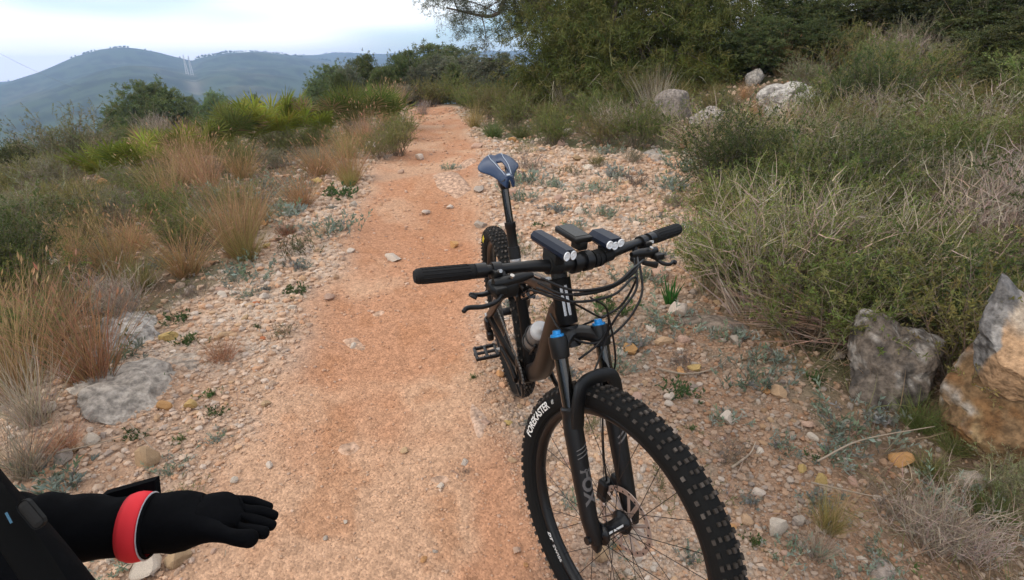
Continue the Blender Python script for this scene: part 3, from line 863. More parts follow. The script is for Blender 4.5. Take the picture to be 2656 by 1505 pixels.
def herb(seed, H=.10, n=26, c=(.235, .275, .225), c2=(.17, .205, .145), lw=.0085, ll=.030, per=12, spread=1.1):
    """low silvery or green herb: short upright shoots ringed with leaves"""
    rg = np.random.default_rng(seed)
    P0 = np.stack([rg.normal(0, H * .45, n), rg.normal(0, H * .45, n), np.full(n, -.008)], 1)
    D = rand_dirs(n, spread, rg); D[:, :2] += P0[:, :2] / H * .5
    m = MB()
    V, T, pts = ribbons(P0, D, H * rg.uniform(.5, 1.2, n), np.full(n, .003), 3, .1, .3, rg=rg)
    m.add(V, T, rgbv((.17, .15, .12), len(V), .1, rg))
    k = n * per; si = np.repeat(np.arange(n), per); u = rg.uniform(.1, 1, k) * 3; j = np.minimum(u.astype(int), 2); f = (u - j)[:, None]
    Q = pts[si, j] * (1 - f) + pts[si, j + 1] * f
    d = pts[si, j + 1] - pts[si, j]; d /= np.linalg.norm(d, axis=1)[:, None] + 1e-9
    V, T = leafs(Q, d * .8 + .75 * rg.normal(size=(k, 3)) + np.array([0, 0, .3]), ll * rg.uniform(.6, 1.2, k), np.full(k, lw), rg)
    m.add(V, T, np.repeat(rgbv(c, n, .2, rg, c2, .35)[si], 4, 0))
    return {None: (m.mesh('leaves', M['leaf']), M['leaf'])}

def tree(seed, lobes, trunk, nspray=2600, per=12, nl=.10, nw=.012, c=(.075, .095, .030), c2=(.12, .13, .045), droop=.25, limbs=True, shell=.55, bark='bark', inner=.0):
    """lobes: (x, y, z, rx, ry, rz) of the crown; trunk: list of points; sprays of needles or leaves fill the lobes unevenly"""
    rg = np.random.default_rng(seed); fo = MB()
    lob = np.array(lobes, float); vol = (lob[:, 3] * lob[:, 4] + lob[:, 4] * lob[:, 5] + lob[:, 3] * lob[:, 5]); pv = vol / vol.sum()
    li = rg.choice(len(lob), nspray, p=pv)
    d = rg.normal(size=(nspray, 3)); d /= np.linalg.norm(d, axis=1)[:, None]
    rad = shell + (1 - shell) * rg.random(nspray) ** .6 + .16 * rg.normal(size=nspray) * (rg.random(nspray) < .3)
    # clumps: bunch the sprays round a few directions of each lobe
    cl = rg.normal(size=(len(lob), 26, 3)); cl /= np.linalg.norm(cl, axis=2)[:, :, None]
    cc = cl[li, rg.integers(0, 26, nspray)]; d = d * .42 + cc; d /= np.linalg.norm(d, axis=1)[:, None]
    rad = rad * (1 + .22 * rg.normal(size=(len(lob), 26))[li, (np.abs(cc[:, 0]) * 9999).astype(int) % 26])
    P = lob[li, :3] + d * lob[li, 3:] * rad[:, None]
    # sprays point out and hang a little
    D = d + .5 * rg.normal(size=(nspray, 3)); D[:, 2] += .25 - droop
    D /= np.linalg.norm(D, axis=1)[:, None]
    n = nspray * per; si = np.repeat(np.arange(nspray), per)
    along = rg.random(n)[:, None] * nl * 1.6
    Q = P[si] + D[si] * along + .18 * nl * rg.normal(size=(n, 3))
    V, T = leafs(Q, D[si] * .8 + .8 * rg.normal(size=(n, 3)), nl * rg.uniform(.6, 1.2, n), nw * rg.uniform(.7, 1.3, n), rg)
    col = rgbv(c, nspray, .22, rg, c2, .35)[si] * rg.uniform(.85, 1.15, (n, 1))
    fo.add(V, T, np.repeat(col, 4, 0))
    tr = MB(); tk = np.array(trunk, float); tp = tk[:, :3]; rdi = tk[:, 3]
    sp = spline(tp, 14); tr.add(*tube(sp, np.interp(np.linspace(0, 1, 14), np.linspace(0, 1, len(rdi)), rdi), 9))
    if limbs:
        for k in range(len(lob)):
            b = sp[rg.integers(4, 13)]; e = lob[k, :3] + rg.normal(0, .1, 3)
            mid = (b + e) / 2 + rg.normal(0, .12, 3) * np.linalg.norm(e - b) * .5
            q = spline([b, mid, e], 9); tr.add(*tube(q, np.linspace(rdi[-1] * .9, rdi[-1] * .2, 9), 6))
            for _ in range(6):
                e2 = lob[k, :3] + (lambda w: w / np.linalg.norm(w))(rg.normal(size=3)) * lob[k, 3:] * .9
                q2 = spline([q[rg.integers(3, 8)], (q[5] + e2) / 2 + rg.normal(0, .05, 3), e2], 6); tr.add(*tube(q2, np.linspace(rdi[-1] * .3, rdi[-1] * .06, 6), 5))
    return {'trunk': (tr.mesh('trunk', M['bark'], True), M['bark']), 'crown': (fo.mesh('crown', M['leaf']), M['leaf'])}

PLACED = []
def plant(kind, parts, P, s=1., rot=None, label='', cat='', group=None, sz=1., tilt=0., tdir=0.):
    if None in parts:
        o = bpy.data.objects.new(kind, parts[None][0]); COL.objects.link(o)
    else:
        o = empty(kind)
        for nm, (me, _) in parts.items():
            c = bpy.data.objects.new(nm, me); COL.objects.link(c); c.parent = o
    o.location = P
    o.rotation_euler = (tilt * math.cos(tdir), tilt * math.sin(tdir), random.uniform(0, 6.28) if rot is None else rot)
    o.scale = (s, s, s * sz)
    tag(o, label, cat, group)
    PLACED.append((P[0], P[1], s))
    return o

GRN, OLV, GRY, DRYC = (.105, .135, .045), (.125, .125, .050), (.140, .150, .095), (.22, .165, .115)
SH = {
 'green': [shrub(1, .62, .85, 100, 6, 24, .026, .0065, (.12, .152, .038), (.19, .195, .062)), shrub(2, .55, 1.0, 100, 6, 24, .024, .006, (.115, .148, .034), (.19, .19, .056))],
 'bright': [shrub(14, .62, .55, 110, 6, 24, .026, .006, (.128, .165, .042), (.20, .215, .07), (.24, .21, .13), wst=.004, jit=.3)],
 'olive': [shrub(3, .58, 1.0, 95, 6, 21, .022, .006, (.165, .160, .046), (.22, .19, .068), (.165, .13, .095)), shrub(4, .50, 1.1, 90, 6, 21, .022, .006, (.145, .150, .042), (.22, .185, .07), (.165, .13, .095))],
 'greyish': [shrub(5, .55, .9, 90, 6, 20, .024, .006, (.175, .188, .088), (.22, .215, .115), (.22, .18, .14)), shrub(6, .45, 1.1, 90, 6, 18, .022, .005, (.185, .185, .105), (.235, .215, .135), (.25, .21, .17))],
 'dark': [shrub(7, .75, .9, 110, 6, 24, .028, .009, (.065, .088, .026), (.10, .115, .036), (.12, .10, .08))],
 'dry': [shrub(8, .55, .8, 130, 6, 3, .016, .004, (.24, .185, .13), (.28, .22, .17), (.31, .25, .20), wst=.006, leafy=.6), shrub(9, .48, 1.0, 120, 6, 2, .016, .004, (.23, .18, .14), (.26, .21, .18), (.29, .235, .20), leafy=.6)],
 'woody': [shrub(10, .72, .95, 130, 5, 17, .022, .0055, (.145, .175, .045), (.21, .21, .07), (.31, .25, .195), wst=.008, tip=.55, jit=.6), shrub(12, .66, 1.1, 120, 5, 16, .022, .0055, (.155, .168, .062), (.21, .20, .09), (.33, .275, .225), wst=.008, tip=.5, jit=.6)],
}
TU = {
 'tan': [tuft(20, .55, 380, .6, .0032, heads=60), tuft(21, .48, 340, .8, .0032, heads=50), tuft(22, .62, 320, .55, .0034, (.43, .265, .15), heads=70)],
 'red': [tuft(23, .30, 260, 1.0, .0028, (.36, .20, .115), (.27, .16, .10), .4), tuft(24, .38, 320, .8, .003, (.40, .23, .125), (.30, .19, .10), .3)],
 'olive': [tuft(25, .48, 420, .7, .0032, (.26, .215, .075), (.36, .26, .12), .35), tuft(26, .40, 380, .9, .003, (.21, .20, .07), (.32, .25, .12), .3)],
 'pale': [tuft(27, .55, 260, .6, .004, (.40, .33, .25), (.32, .27, .21), .4, bend=.25), tuft(28, .45, 240, .9, .0038, (.36, .29, .22), (.28, .23, .18), .4, bend=.3)],
 'green': [tuft(29, .30, 380, .9, .0034, (.085, .12, .035), (.13, .15, .05), .4), tuft(30, .26, 360, 1.1, .0034, (.12, .14, .045), (.20, .18, .075), .4)],
}
PALM = [fan_palm(40), fan_palm(41, 30, .7), fan_palm(42, 26, .8, (.15, .175, .042), (.055, .085, .022)), fan_palm(43, 22, .55)]
HB = {
 'silver': [herb(50), herb(51, .12, 30), herb(52, .08, 22, (.225, .245, .215), (.17, .19, .16))],
 'green': [herb(53, .07, 24, (.075, .12, .035), (.10, .14, .05), .009, .028, 10), herb(54, .08, 22, (.06, .10, .035), (.08, .12, .04), .010, .03, 10)],
 'olive': [herb(55, .14, 34, (.15, .15, .06), (.20, .18, .09), .005, .03), herb(56, .12, 30, (.13, .14, .065), (.19, .16, .09), .005, .028)],
 'dry': [herb(57, .12, 40, (.24, .18, .135), (.19, .15, .12), .003, .035, 9)],
}
def pk(l): return random.choice(l)
def gpt(px, py):
    P = ground_at(px, py)
    if np.linalg.norm(P - CAM) > 22:                # over the brink: stand it on the near edge of the slope
        v = pray(px, py); P = CAM + v * (13.5 / np.linalg.norm(v[:2])); P = np.array([P[0], P[1], gz(P[0], P[1])])
    return P
def S_at(P, px): return px * np.linalg.norm(P - CAM) / FPX * 1.0335     # metres for a width seen in the view

# ---- left bank: plants one can pick out
LEFT = [
 # x, y of the foot, look, height in view, label
 (235, 960, 'tan', 0, 240, 'big tan grass clump leaning over the pale bedrock slab'),
 (560, 902, 'red', 0, 90, 'small reddish dry tuft standing alone on the left gravel'),
 (600, 640, 'tan', 2, 180, 'tall tan grass tuft at the stony edge nearest the trail'),
 (620, 655, 'olive', 0, 110, 'olive tinted tuft at the foot of the tall tan grass'),
 (470, 690, 'tan', 1, 170, 'tan grass tuft behind the grey rock shelf'),
 (350, 730, 'olive', 1, 120, 'yellow-olive grass cushion above the rock shelf'),
 (120, 860, 'red', 1, 160, 'rusty dry tuft at the far left beside the big tan clump'),
 (880, 460, 'tan', 0, 130, 'tan grass tuft by the trail where the palms end'),
 (880, 470, 'olive', 0, 60, 'short olive tuft on the trail edge below the palms'),
 (760, 520, 'tan', 1, 130, 'straw grass tuft half way along the left trail edge'),
 (720, 590, 'red', 0, 60, 'low reddish tuft beside the silvery herb on the left gravel'),
 (90, 1060, 'pale', 0, 150, 'pale dry stalks at the left picture edge below the big tan clump'),
 (60, 1190, 'pale', 1, 160, 'bleached stalks above the rider sleeve'),
 (160, 1130, 'red', 0, 90, 'thin brown tuft next to the pale wedge stone'),
]
for px, py, k, v, hpx, lab in LEFT:
    P = gpt(px, py); H = {'tan': .55, 'red': .34, 'olive': .45, 'pale': .5, 'green': .28}[k]
    plant('grass_tuft', TU[k][v], P, S_at(P, hpx) / H, None, lab, 'grass tuft')
PALMS = [
 (300, 470, 0, 120, 'leftmost yellow-green fan palm beyond the dry grass'),
 (400, 455, 1, 130, 'bright fan palm second from the left in the palm row'),
 (500, 430, 0, 130, 'fan palm in the middle of the row with stiff yellow fronds'),
 (590, 400, 2, 120, 'darker fan palm behind the tan grass'),
 (690, 375, 0, 140, 'tallest yellow-tipped fan palm of the left bank'),
 (790, 360, 1, 110, 'fan palm right of the yellow-tipped tall one'),
 (880, 345, 2, 120, 'dark green fan palm with upright fronds'),
 (960, 330, 2, 110, 'last dark fan palm beside the narrowing trail'),
 (640, 360, 1, 100, 'fan palm tucked behind the tallest one'),
 (560, 385, 3, 90, 'small low fan palm between two larger ones'),
]
for px, py, v, hpx, lab in PALMS:
    P = gpt(px, py); plant('fan_palm', PALM[v], P, S_at(P, hpx) / (1.05 if px < 520 else .95), None, lab, 'palm')
LSH = [
 (200, 440, 'greyish', 0, 150, 'grey feathery bush standing up at the left against the valley'),
 (150, 480, 'greyish', 1, 110, 'low grey bush in front of the feathery one'),
 (400, 360, 'dry', 0, 80, 'brown withered bush below the rounded pine'),
 (60, 450, 'dark', 0, 70, 'dark green bush at the far left edge'),
 (330, 380, 'green', 0, 60, 'green bush below the rounded pine at its left'),
 (1000, 390, 'olive', 0, 100, 'olive bush on the left trail edge after the last palm'),
 (950, 400, 'olive', 1, 90, 'small olive bush in front of the dark palms'),
 (1010, 350, 'green', 1, 80, 'green bush crowding the narrow part of the trail'),
 (60, 620, 'greyish', 0, 150, 'silver grey bush at the left edge among grass'),
 (180, 590, 'olive', 0, 130, 'olive bush left of the straw grass'),
 (300, 560, 'greyish', 1, 120, 'grey-green bush in front of the leftmost palm'),
 (30, 740, 'dark', 0, 160, 'dark leafy bush cut by the left picture edge'),
 (60, 930, 'green', 0, 150, 'green grassy bush beside the big tan clump'),
 (1060, 262, 'dry', 1, 50, 'small brown bush at the top of the trail'),
]
for px, py, k, v, hpx, lab in LSH:
    P = gpt(px, py); plant('shrub', SH[k][v], P, S_at(P, hpx) / .62, None, lab, 'shrub')

# ---- right bank: plants one can pick out
RTU = [
 (1640, 300, 'pale', 0, 110, 'bleached upright dead bush in front of the tall brownish rock'),
 (1680, 330, 'pale', 1, 90, 'bleached bush leaning right below the tall brownish rock'),
 (1420, 290, 'pale', 0, 80, 'thin pale reeds in front of the big pine'),
 (1960, 190, 'tan', 0, 90, 'dry tan grass above the flat pale rock'),
 (1890, 170, 'tan', 1, 70, 'dry grass behind the jagged pale rock'),
 (1240, 345, 'green', 0, 50, 'green grass tuft on the right trail edge near its top'),
 (1310, 345, 'green', 1, 55, 'bright green grass tuft at the back of the gravel apron'),
 (1190, 320, 'olive', 0, 60, 'olive grass beside the narrow trail on its right'),
 (1390, 350, 'olive', 1, 60, 'olive grass tuft behind the saddle on the right'),
 (2470, 140, 'pale', 0, 110, 'pale feathery dry grass high on the right bank'),
 (2340, 120, 'pale', 1, 100, 'pale dry grass in the upper right scrub'),
 (2080, 1330, 'olive', 0, 100, 'fine olive dry grass spreading below the red earth patch'),
 (2050, 1400, 'pale', 1, 90, 'matted straw grass at the bottom right'),
 (2310, 1075, 'green', 0, 80, 'dark green grass between the lichen boulder and the golden one'),
 (2330, 1190, 'green', 1, 70, 'dark grass around the bright orange stone'),
 (2480, 1300, 'green', 0, 80, 'dark grass at the lower right edge'),
 (2390, 1130, 'green', 1, 70, 'tuft of dark grass at the foot of the golden boulder'),
]
for px, py, k, v, hpx, lab in RTU:
    P = gpt(px, py); H = {'tan': .55, 'red': .34, 'olive': .45, 'pale': .5, 'green': .28}[k]
    plant('grass_tuft', TU[k][v], P, S_at(P, hpx) / H, None, lab, 'grass tuft')
RSH = [
 (1900, 790, 'woody', 0, 270, 0, .35, 'big woody bush with bare fanned stems and green tips right of the handlebar'),
 (1780, 730, 'bright', 0, 190, 0, 0, 'fresh green bush beside the right handlebar grip'),
 (1830, 600, 'bright', 0, 170, 0, 0, 'bright green bush just above the right grip'),
 (2060, 700, 'woody', 1, 230, 0, .2, 'bush with pale wiry stems behind the big woody one'),
 (2200, 790, 'woody', 0, 230, 0, .1, 'woody bush directly above the lichen boulder'),
 (2330, 780, 'bright', 0, 210, 0, 0, 'dark green bush between the lichen boulder and the slab'),
 (2480, 680, 'dry', 0, 280, 0, .1, 'tall pale bare-stemmed bush at the right edge above the slab'),
 (2560, 600, 'dry', 1, 260, 0, 0, 'pale bare bush cut by the right picture edge'),
 (1960, 540, 'bright', 0, 170, 0, 0, 'yellow-green bush in the middle of the right bank'),
 (2150, 560, 'dark', 0, 190, 0, 0, 'dark hollow bush in the middle of the right bank'),
 (1690, 520, 'greyish', 1, 60, 0, 0, 'small round grey-green bush on the gravel left of the scrub'),
 (1590, 410, 'greyish', 1, 50, 0, 0, 'little grey bush at the back of the gravel apron'),
 (1500, 420, 'olive', 1, 45, 0, 0, 'little yellow-olive bush on the gravel behind the bike lamps'),
 (2340, 1370, 'dry', 0, 190, 0, 0, 'grey-brown twiggy heath bush at the lower right'),
 (2440, 1400, 'dry', 1, 140, 0, 0, 'small twiggy bush beyond the grey-brown heath bush'),
 (2530, 1260, 'greyish', 0, 120, 0, 0, 'silvery bush at the lower right picture edge'),
]
for px, py, k, v, hpx, td, tl, lab in RSH:
    P = gpt(px, py); plant('shrub', SH[k][v], P, S_at(P, hpx) / .62, None, lab, 'shrub', None, 1., tl, -.9)
P = gpt(1745, 225); plant('fan_palm', PALM[3], P, S_at(P, 70) / .6, None, 'small fan palm between rocks at the foot of the big pine', 'palm')
P = gpt(2110, 130); plant('fan_palm', PALM[3], P, S_at(P, 60) / .6, None, 'dull fan palm lost in the upper right scrub', 'palm')
# strap-leaved green shoots by the gravel
def lily():
    rg = np.random.default_rng(5); n = 15
    D = rand_dirs(n, .45, rg)
    V, T, _ = ribbons(np.stack([rg.normal(0, .008, n), rg.normal(0, .008, n), np.full(n, -.01)], 1), D, rg.uniform(.09, .17, n), np.full(n, .013), 4, .2, .05, rg=rg)
    m = MB().add(V, T, np.repeat(rgbv((.035, .115, .022), n, .2, rg), 10, 0))
    return {None: (m.mesh('blades', M['leaf']), M['leaf'])}
P = gpt(1683, 765); plant('lily_shoots', lily(), P, S_at(P, 80) / .15, None, 'vivid green strap-leaved shoots on the gravel left of the woody bush', 'plant')
# fallen bundle of dry stems over the lichen boulder
def fallen():
    rg = np.random.default_rng(9); a = gpt(2125, 885); b = gpt(1850, 815); n = 170
    P0 = a + rg.normal(0, 1, (n, 3)) * np.array([.05, .05, .04]) + np.array([0, 0, .10])
    D = (b - a)[None] / np.linalg.norm(b - a) + rg.normal(0, .16, (n, 3)) + np.array([0, 0, .08])
    V, T, _ = ribbons(P0, D, np.linalg.norm(b - a) * rg.uniform(.6, 1.25, n), np.full(n, .0055), 5, .22, .25, rg=rg)
    o = MB().add(V, T, np.repeat(rgbv((.27, .19, .135), n, .3, rg), 12, 0)).build('dry_stems', M['stem'])
    tag(o, 'fallen sheaf of dry brown stems lying left of the lichen boulder', 'dead branch')
fallen()

# ---- herbs and tufts on the stony margins that stand alone
HL = [
 (525, 995, 'green', 0, 46, 'dark green herb cushion on the left gravel, upper of two'), (540, 1040, 'green', 1, 50, 'dark green herb cushion on the left gravel, lower of two'),
 (350, 975, 'green', 0, 60, 'dark herb growing from the pale bedrock slab'), (450, 805, 'green', 1, 62, 'deep green herb above the mustard stone'),
 (645, 822, 'green', 0, 26, 'tiny green herb at the left trail margin'), (455, 1105, 'green', 0, 40, 'bright green sprig above the outstretched sleeve'),
 (300, 905, 'silver', 0, 90, 'silvery herb draped over the grey rock shelf'), (620, 745, 'silver', 1, 40, 'silvery herb beside the brick red chip'),
 (665, 730, 'silver', 2, 40, 'silvery herb right of the brick red chip'), (620, 655, 'silver', 0, 36, 'silvery herb at the foot of the tall tan grass'),
 (730, 580, 'silver', 1, 44, 'silvery herb at the left trail edge by the reddish tuft'), (835, 525, 'silver', 2, 30, 'small silvery herb on the left trail edge half way up'),
 (550, 1105, 'silver', 0, 44, 'silvery herb on bare soil above the glove'), (430, 1180, 'silver', 1, 50, 'silvery herb just above the wrist band'),
 (330, 1100, 'green', 1, 50, 'green herb beside the lying dry twig'), (165, 1215, 'silver', 0, 110, 'grey-green herb above the rider sleeve at left'),
 (1510, 545, 'silver', 1, 62, 'silvery upright herb on the gravel above the bike lamps'), (1565, 505, 'silver', 0, 36, 'small silvery herb behind the upright one'),
 (1660, 552, 'silver', 2, 46, 'silvery herb on the gravel left of the round bush'), (1390, 470, 'silver', 0, 56, 'sparse silvery herb right of the seat post'),
 (1350, 570, 'green', 1, 40, 'dark green herb right of the seat post base'), (1440, 500, 'olive', 1, 26, 'little olive herb on the gravel apron'),
 (1600, 710, 'silver', 1, 90, 'silvery herb patch behind the brake hoses'), (1660, 650, 'silver', 2, 70, 'silvery herb below the right grip'),
 (1530, 390, 'silver', 0, 56, 'grey herb at the back of the gravel'), (1130, 425, 'silver', 0, 40, 'grey herb on the bedrock step behind the saddle'),
 (1310, 385, 'olive', 0, 40, 'dry olive herb just behind the saddle'), (1190, 948, 'green', 0, 30, 'small green herb by the right pedal'),
 (1710, 990, 'green', 1, 90, 'dark green herb mat by the dry twig'), (1890, 960, 'silver', 1, 110, 'tall silvery herb left of the tan stone'),
 (1930, 905, 'silver', 0, 80, 'silvery herb in front of the woody bank'), (2140, 1090, 'silver', 1, 120, 'large pale silvery herb below the lichen boulder'),
 (2090, 1150, 'silver', 0, 90, 'silvery herb between yellow stone and dark grass'), (2200, 1060, 'silver', 2, 100, 'bright silvery herb at the foot of the lichen boulder'),
 (2060, 1270, 'silver', 2, 90, 'silvery herb above the olive dry grass'), (1960, 1130, 'silver', 0, 70, 'silvery herb right of the front tyre'),
 (1900, 1370, 'green', 0, 60, 'dark herb beside the tyre at the bottom'), (1990, 1390, 'silver', 1, 70, 'grey herb at the bottom right of the tyre'),
 (1740, 1410, 'silver', 0, 70, 'silvery herb seen inside the front wheel near the bottom'), (1700, 1230, 'olive', 0, 90, 'olive herb seen through the front wheel spokes'),
 (1640, 1090, 'olive', 1, 70, 'sparse olive herb behind the front rim'), (1600, 560, 'silver', 0, 36, 'silvery herb left of the round bush, smaller one'),
 (1170, 1190, 'dry', 0, 30, 'tiny dry herb on the trail left of the tyre'), (2040, 1150, 'green', 1, 40, 'green sprig left of the silvery herbs'),
 (1740, 1080, 'green', 0, 34, 'green sprig by the whitish rounded stone'), (480, 740, 'dry', 0, 70, 'dry grey herb beside the rock shelf'),
 (690, 470, 'silver', 1, 60, 'grey herb in the straw on the left bank'), (740, 490, 'silver', 0, 70, 'grey-blue herb at the foot of the straw grass'),
 (2380, 1260, 'silver', 1, 90, 'silvery herb right of the bright orange stone'), (2250, 1290, 'dry', 0, 100, 'dry grey twig cushion on the red earth patch'),
]
for px, py, k, v, hpx, lab in HL:
    P = gpt(px, py); plant('herb', HB[k][v % len(HB[k])], P, S_at(P, hpx) / .20, None, lab, 'herb')

# ---- the scrub that closes the banks: countable bushes of a few looks
def free(x, y, dmin):
    return all((x - a) ** 2 + (y - b) ** 2 > (dmin + .12 * c) ** 2 for a, b, c in PLACED)
ROCKS = [(o.location.x, o.location.y, max(o.dimensions.x, o.dimensions.y) * .5) for o in bpy.data.objects if o.name.startswith('boulder')]
def clear(x, y, m=.05): return all((x - a) ** 2 + (y - b) ** 2 > (c + m) ** 2 for a, b, c in ROCKS)
def hides_rock(x, y, h):
    """would a plant here stand in front of a boulder?"""
    for a, b, c in ROCKS:
        da = math.hypot(a - CAM[0], b - CAM[1]); dp = math.hypot(x - CAM[0], y - CAM[1])
        if dp < da and da - dp < 1.1 * c + 1.9:
            t = abs((x - CAM[0]) * (b - CAM[1]) - (y - CAM[1]) * (a - CAM[0])) / da
            if t < c * .9 + .12: return True
    return False
def scrub():
    cnt = {}
    x, y, r = scatter_polar(9000, 1.15, 15, 112, 214)
    for i in range(len(x)):
        e = y[i] - max(shoulder_r(x[i]), 0)
        el = shoulder_l(x[i]) - y[i]
        right = e > .22 and y[i] > .5
        left = el > .22
        if x[i] < -13 and -1.5 < y[i] < 3: left = right = False
        if not (left or right) : continue
        near = r[i] < 2.6
        if near and (right and x[i] > .35 or left and x[i] > .3): continue
        if not clear(x[i], y[i]): continue
        dm = (.15 + .027 * r[i]) if right else (.12 + .026 * r[i])
        if not free(x[i], y[i], dm): continue
        n = fbm(np.array([x[i]]), np.array([y[i]]), .45, 3, 300)[0]
        if right:
            k = random.choices(['green', 'bright', 'olive', 'greyish', 'dark', 'dry', 'woody', 'oliveT', 'tanT', 'paleT'], [1.8, 1.3, 3.2, 2.2, 1.1 if n > 0 else .3, (1.3 if n < 0 else .5), 1.0 * (x[i] > -5), .8 + .4 * (x[i] < -5), .7 * (x[i] > -5), .8 * (x[i] > -5)])[0]
            side = 'on the scrubby right bank'
        else:
            k = random.choices(['olive', 'greyish', 'green', 'dry', 'tanT', 'redT', 'oliveT'], [2.2, 2.2, 1.2, .8, 3.4 if el < 1.8 else .8, .9 if el < 1.5 else .2, 1.3])[0]
            side = 'on the left bank above the valley'
        if cnt.get(right, 0) >= (215 if right else 160): continue
        h = random.uniform(.36, .66) * (1 + .035 * min(r[i], 10)) * (.62 if left else 1)
        if near: h *= .75
        if hides_rock(x[i], y[i], h):
            if random.random() < .5: continue
            h *= .38; k = 'oliveT' if random.random() < .6 else 'tanT'
        cnt[right] = cnt.get(right, 0) + 1
        P = (x[i], y[i], gz(x[i], y[i]) - .02)
        if k.endswith('T'):
            kk = k[:-1]; nm = {'tan': 'tan dry', 'red': 'reddish dry', 'olive': 'olive', 'pale': 'pale'}[kk]
            plant('grass_tuft', pk(TU[kk]), P, min(h / .5 * (1.15 if kk != 'red' else .8), 1.0 if right else 1.4), None, '', 'grass tuft', f'{nm} grass tufts {side}')['short'] = f'{nm} grass tuft'
        else:
            nm = {'green': 'green', 'bright': 'upright bright green', 'olive': 'olive brown', 'greyish': 'grey-green', 'dark': 'dark green', 'dry': 'withered pale', 'woody': 'pale-stemmed green'}[k]
            plant('shrub', pk(SH[k]), P, h / .58, None, '', 'shrub', f'{nm} bushes {side}', random.uniform(.85, 1.15))['short'] = f'{nm} scrub bush'
    print('scrub', cnt)
scrub()

# low herbs strewn over the margins
def herbs():
    x, y, r = scatter_polar(7000, .95, 6.5, 112, 215)
    wt, wv = zone(x, y); n = {True: 0, False: 0}
    for i in range(len(x)):
        right = y[i] > .5 * (trail_l(x[i]) + trail_r(x[i]))
        if wt[i] < .85 or n[right] >= (150 if right else 65): continue
        low = right and x[i] > -.6 and y[i] > .55
        if random.random() > (1.0 if low else .28 + .5 * wv[i]): continue
        if not clear(x[i], y[i], 0) or not free(x[i], y[i], .06 + .022 * r[i]): continue
        k = random.choices(['silver', 'olive', 'dry', 'green'], [5, 2, 2.5 if low else 1, 1.3])[0]
        nm = {'silver': 'silvery', 'olive': 'olive', 'dry': 'dry brown', 'green': 'green'}[k]
        s = r[i] * random.uniform(.036, .070) / .20 * (1.35 if low else 1)
        P = (x[i], y[i], gz(x[i], y[i]))
        plant('herb', pk(HB[k]), P, s, None, '', 'herb', f'{nm} herbs on the ' + ('right' if right else 'left') + ' gravel')['short'] = f'{nm} little herb'
        n[right] += 1
    print('herbs', n)
herbs()

def simple_lobes(R_w, Ht, seed, n=7, low=.35, flatt=.75):
    rg = np.random.default_rng(seed); L0 = [(0, 0, Ht * .62, R_w * .62, R_w * .62, Ht * .30)]
    for k in range(n):
        a = 2 * PI * k / n + rg.uniform(-.3, .3); z = Ht * rg.uniform(low, .80); rr_ = R_w * (.62 if z < Ht * .6 else .38)
        L0.append((math.cos(a) * rr_, math.sin(a) * rr_, z, R_w * rg.uniform(.32, .46), R_w * rg.uniform(.32, .46), Ht * rg.uniform(.14, .22) * flatt / .75))
    L0.append((rg.normal(0, R_w * .1), 0, Ht * .86, R_w * .36, R_w * .36, Ht * .15))
    return L0
def mk_tree(seed, c, c2, nspray=1500, nl=.12, nw=.035, low=.3, per=10):
    return tree(seed, simple_lobes(1, 2, seed, 8, low), [(0, 0, -.1, .07), (.04, 0, .7, .055), (-.03, .02, 1.5, .02)], nspray, per, nl, nw, c, c2, .1)
TV = [mk_tree(80, (.145, .185, .062), (.19, .225, .085), 3600, .055, .012, .3, 26), mk_tree(81, (.10, .125, .045), (.145, .16, .062), 2600, .06, .015, .15, 22), mk_tree(82, (.125, .135, .085), (.16, .165, .11), 2600, .055, .012, .15, 22), mk_tree(83, (.062, .078, .026), (.10, .11, .038), 2600, .06, .015, .15, 22)]  # first variant's leaf colours lightened to stand in for distance haze

# bushes that close the view where the trail drops away
def trail_end():
    for k, (u, w, kind, h) in enumerate([(-14.5, -.9, 'olive', .9), (-15.2, .1, 'greyish', 1.0), (-15.0, 1.0, 'olive', 1.0), (-14.2, 1.9, 'green', 1.0), (-16.4, -.3, 'green', 1.5), (-16.6, .8, 'greyish', 1.6), (-16.0, 1.9, 'olive', 1.5), (-16.2, -1.5, 'olive', 1.4), (-18.0, .2, 'green', 2.0), (-18.2, 1.6, 'greyish', 2.1), (-18.0, -1.4, 'greyish', 1.9), (-13.4, -.4, 'olive', .5), (-13.2, 2.0, 'olive', .8), (-20, .8, 'dark', 2.4), (-20, -.8, 'green', 2.3)]):
        nm = {'green': 'green', 'olive': 'olive brown', 'greyish': 'grey-green', 'dark': 'dark green'}[kind]
        if h > 1.3:
            o = plant('bushy_tree', TV[2 if kind == 'greyish' else 1], (u, w, gz(u, w) - .1), h * .36, None, '', 'tree', 'bushy trees closing the end of the trail', 1.15)
            o['short'] = f'{nm} bushy tree'
        else:
            plant('shrub', pk(SH[kind]), (u, w, gz(u, w) - .03), h / .58, None, '', 'shrub', f'{nm} bushes at the end of the trail')['short'] = f'{nm} bush'
trail_end()

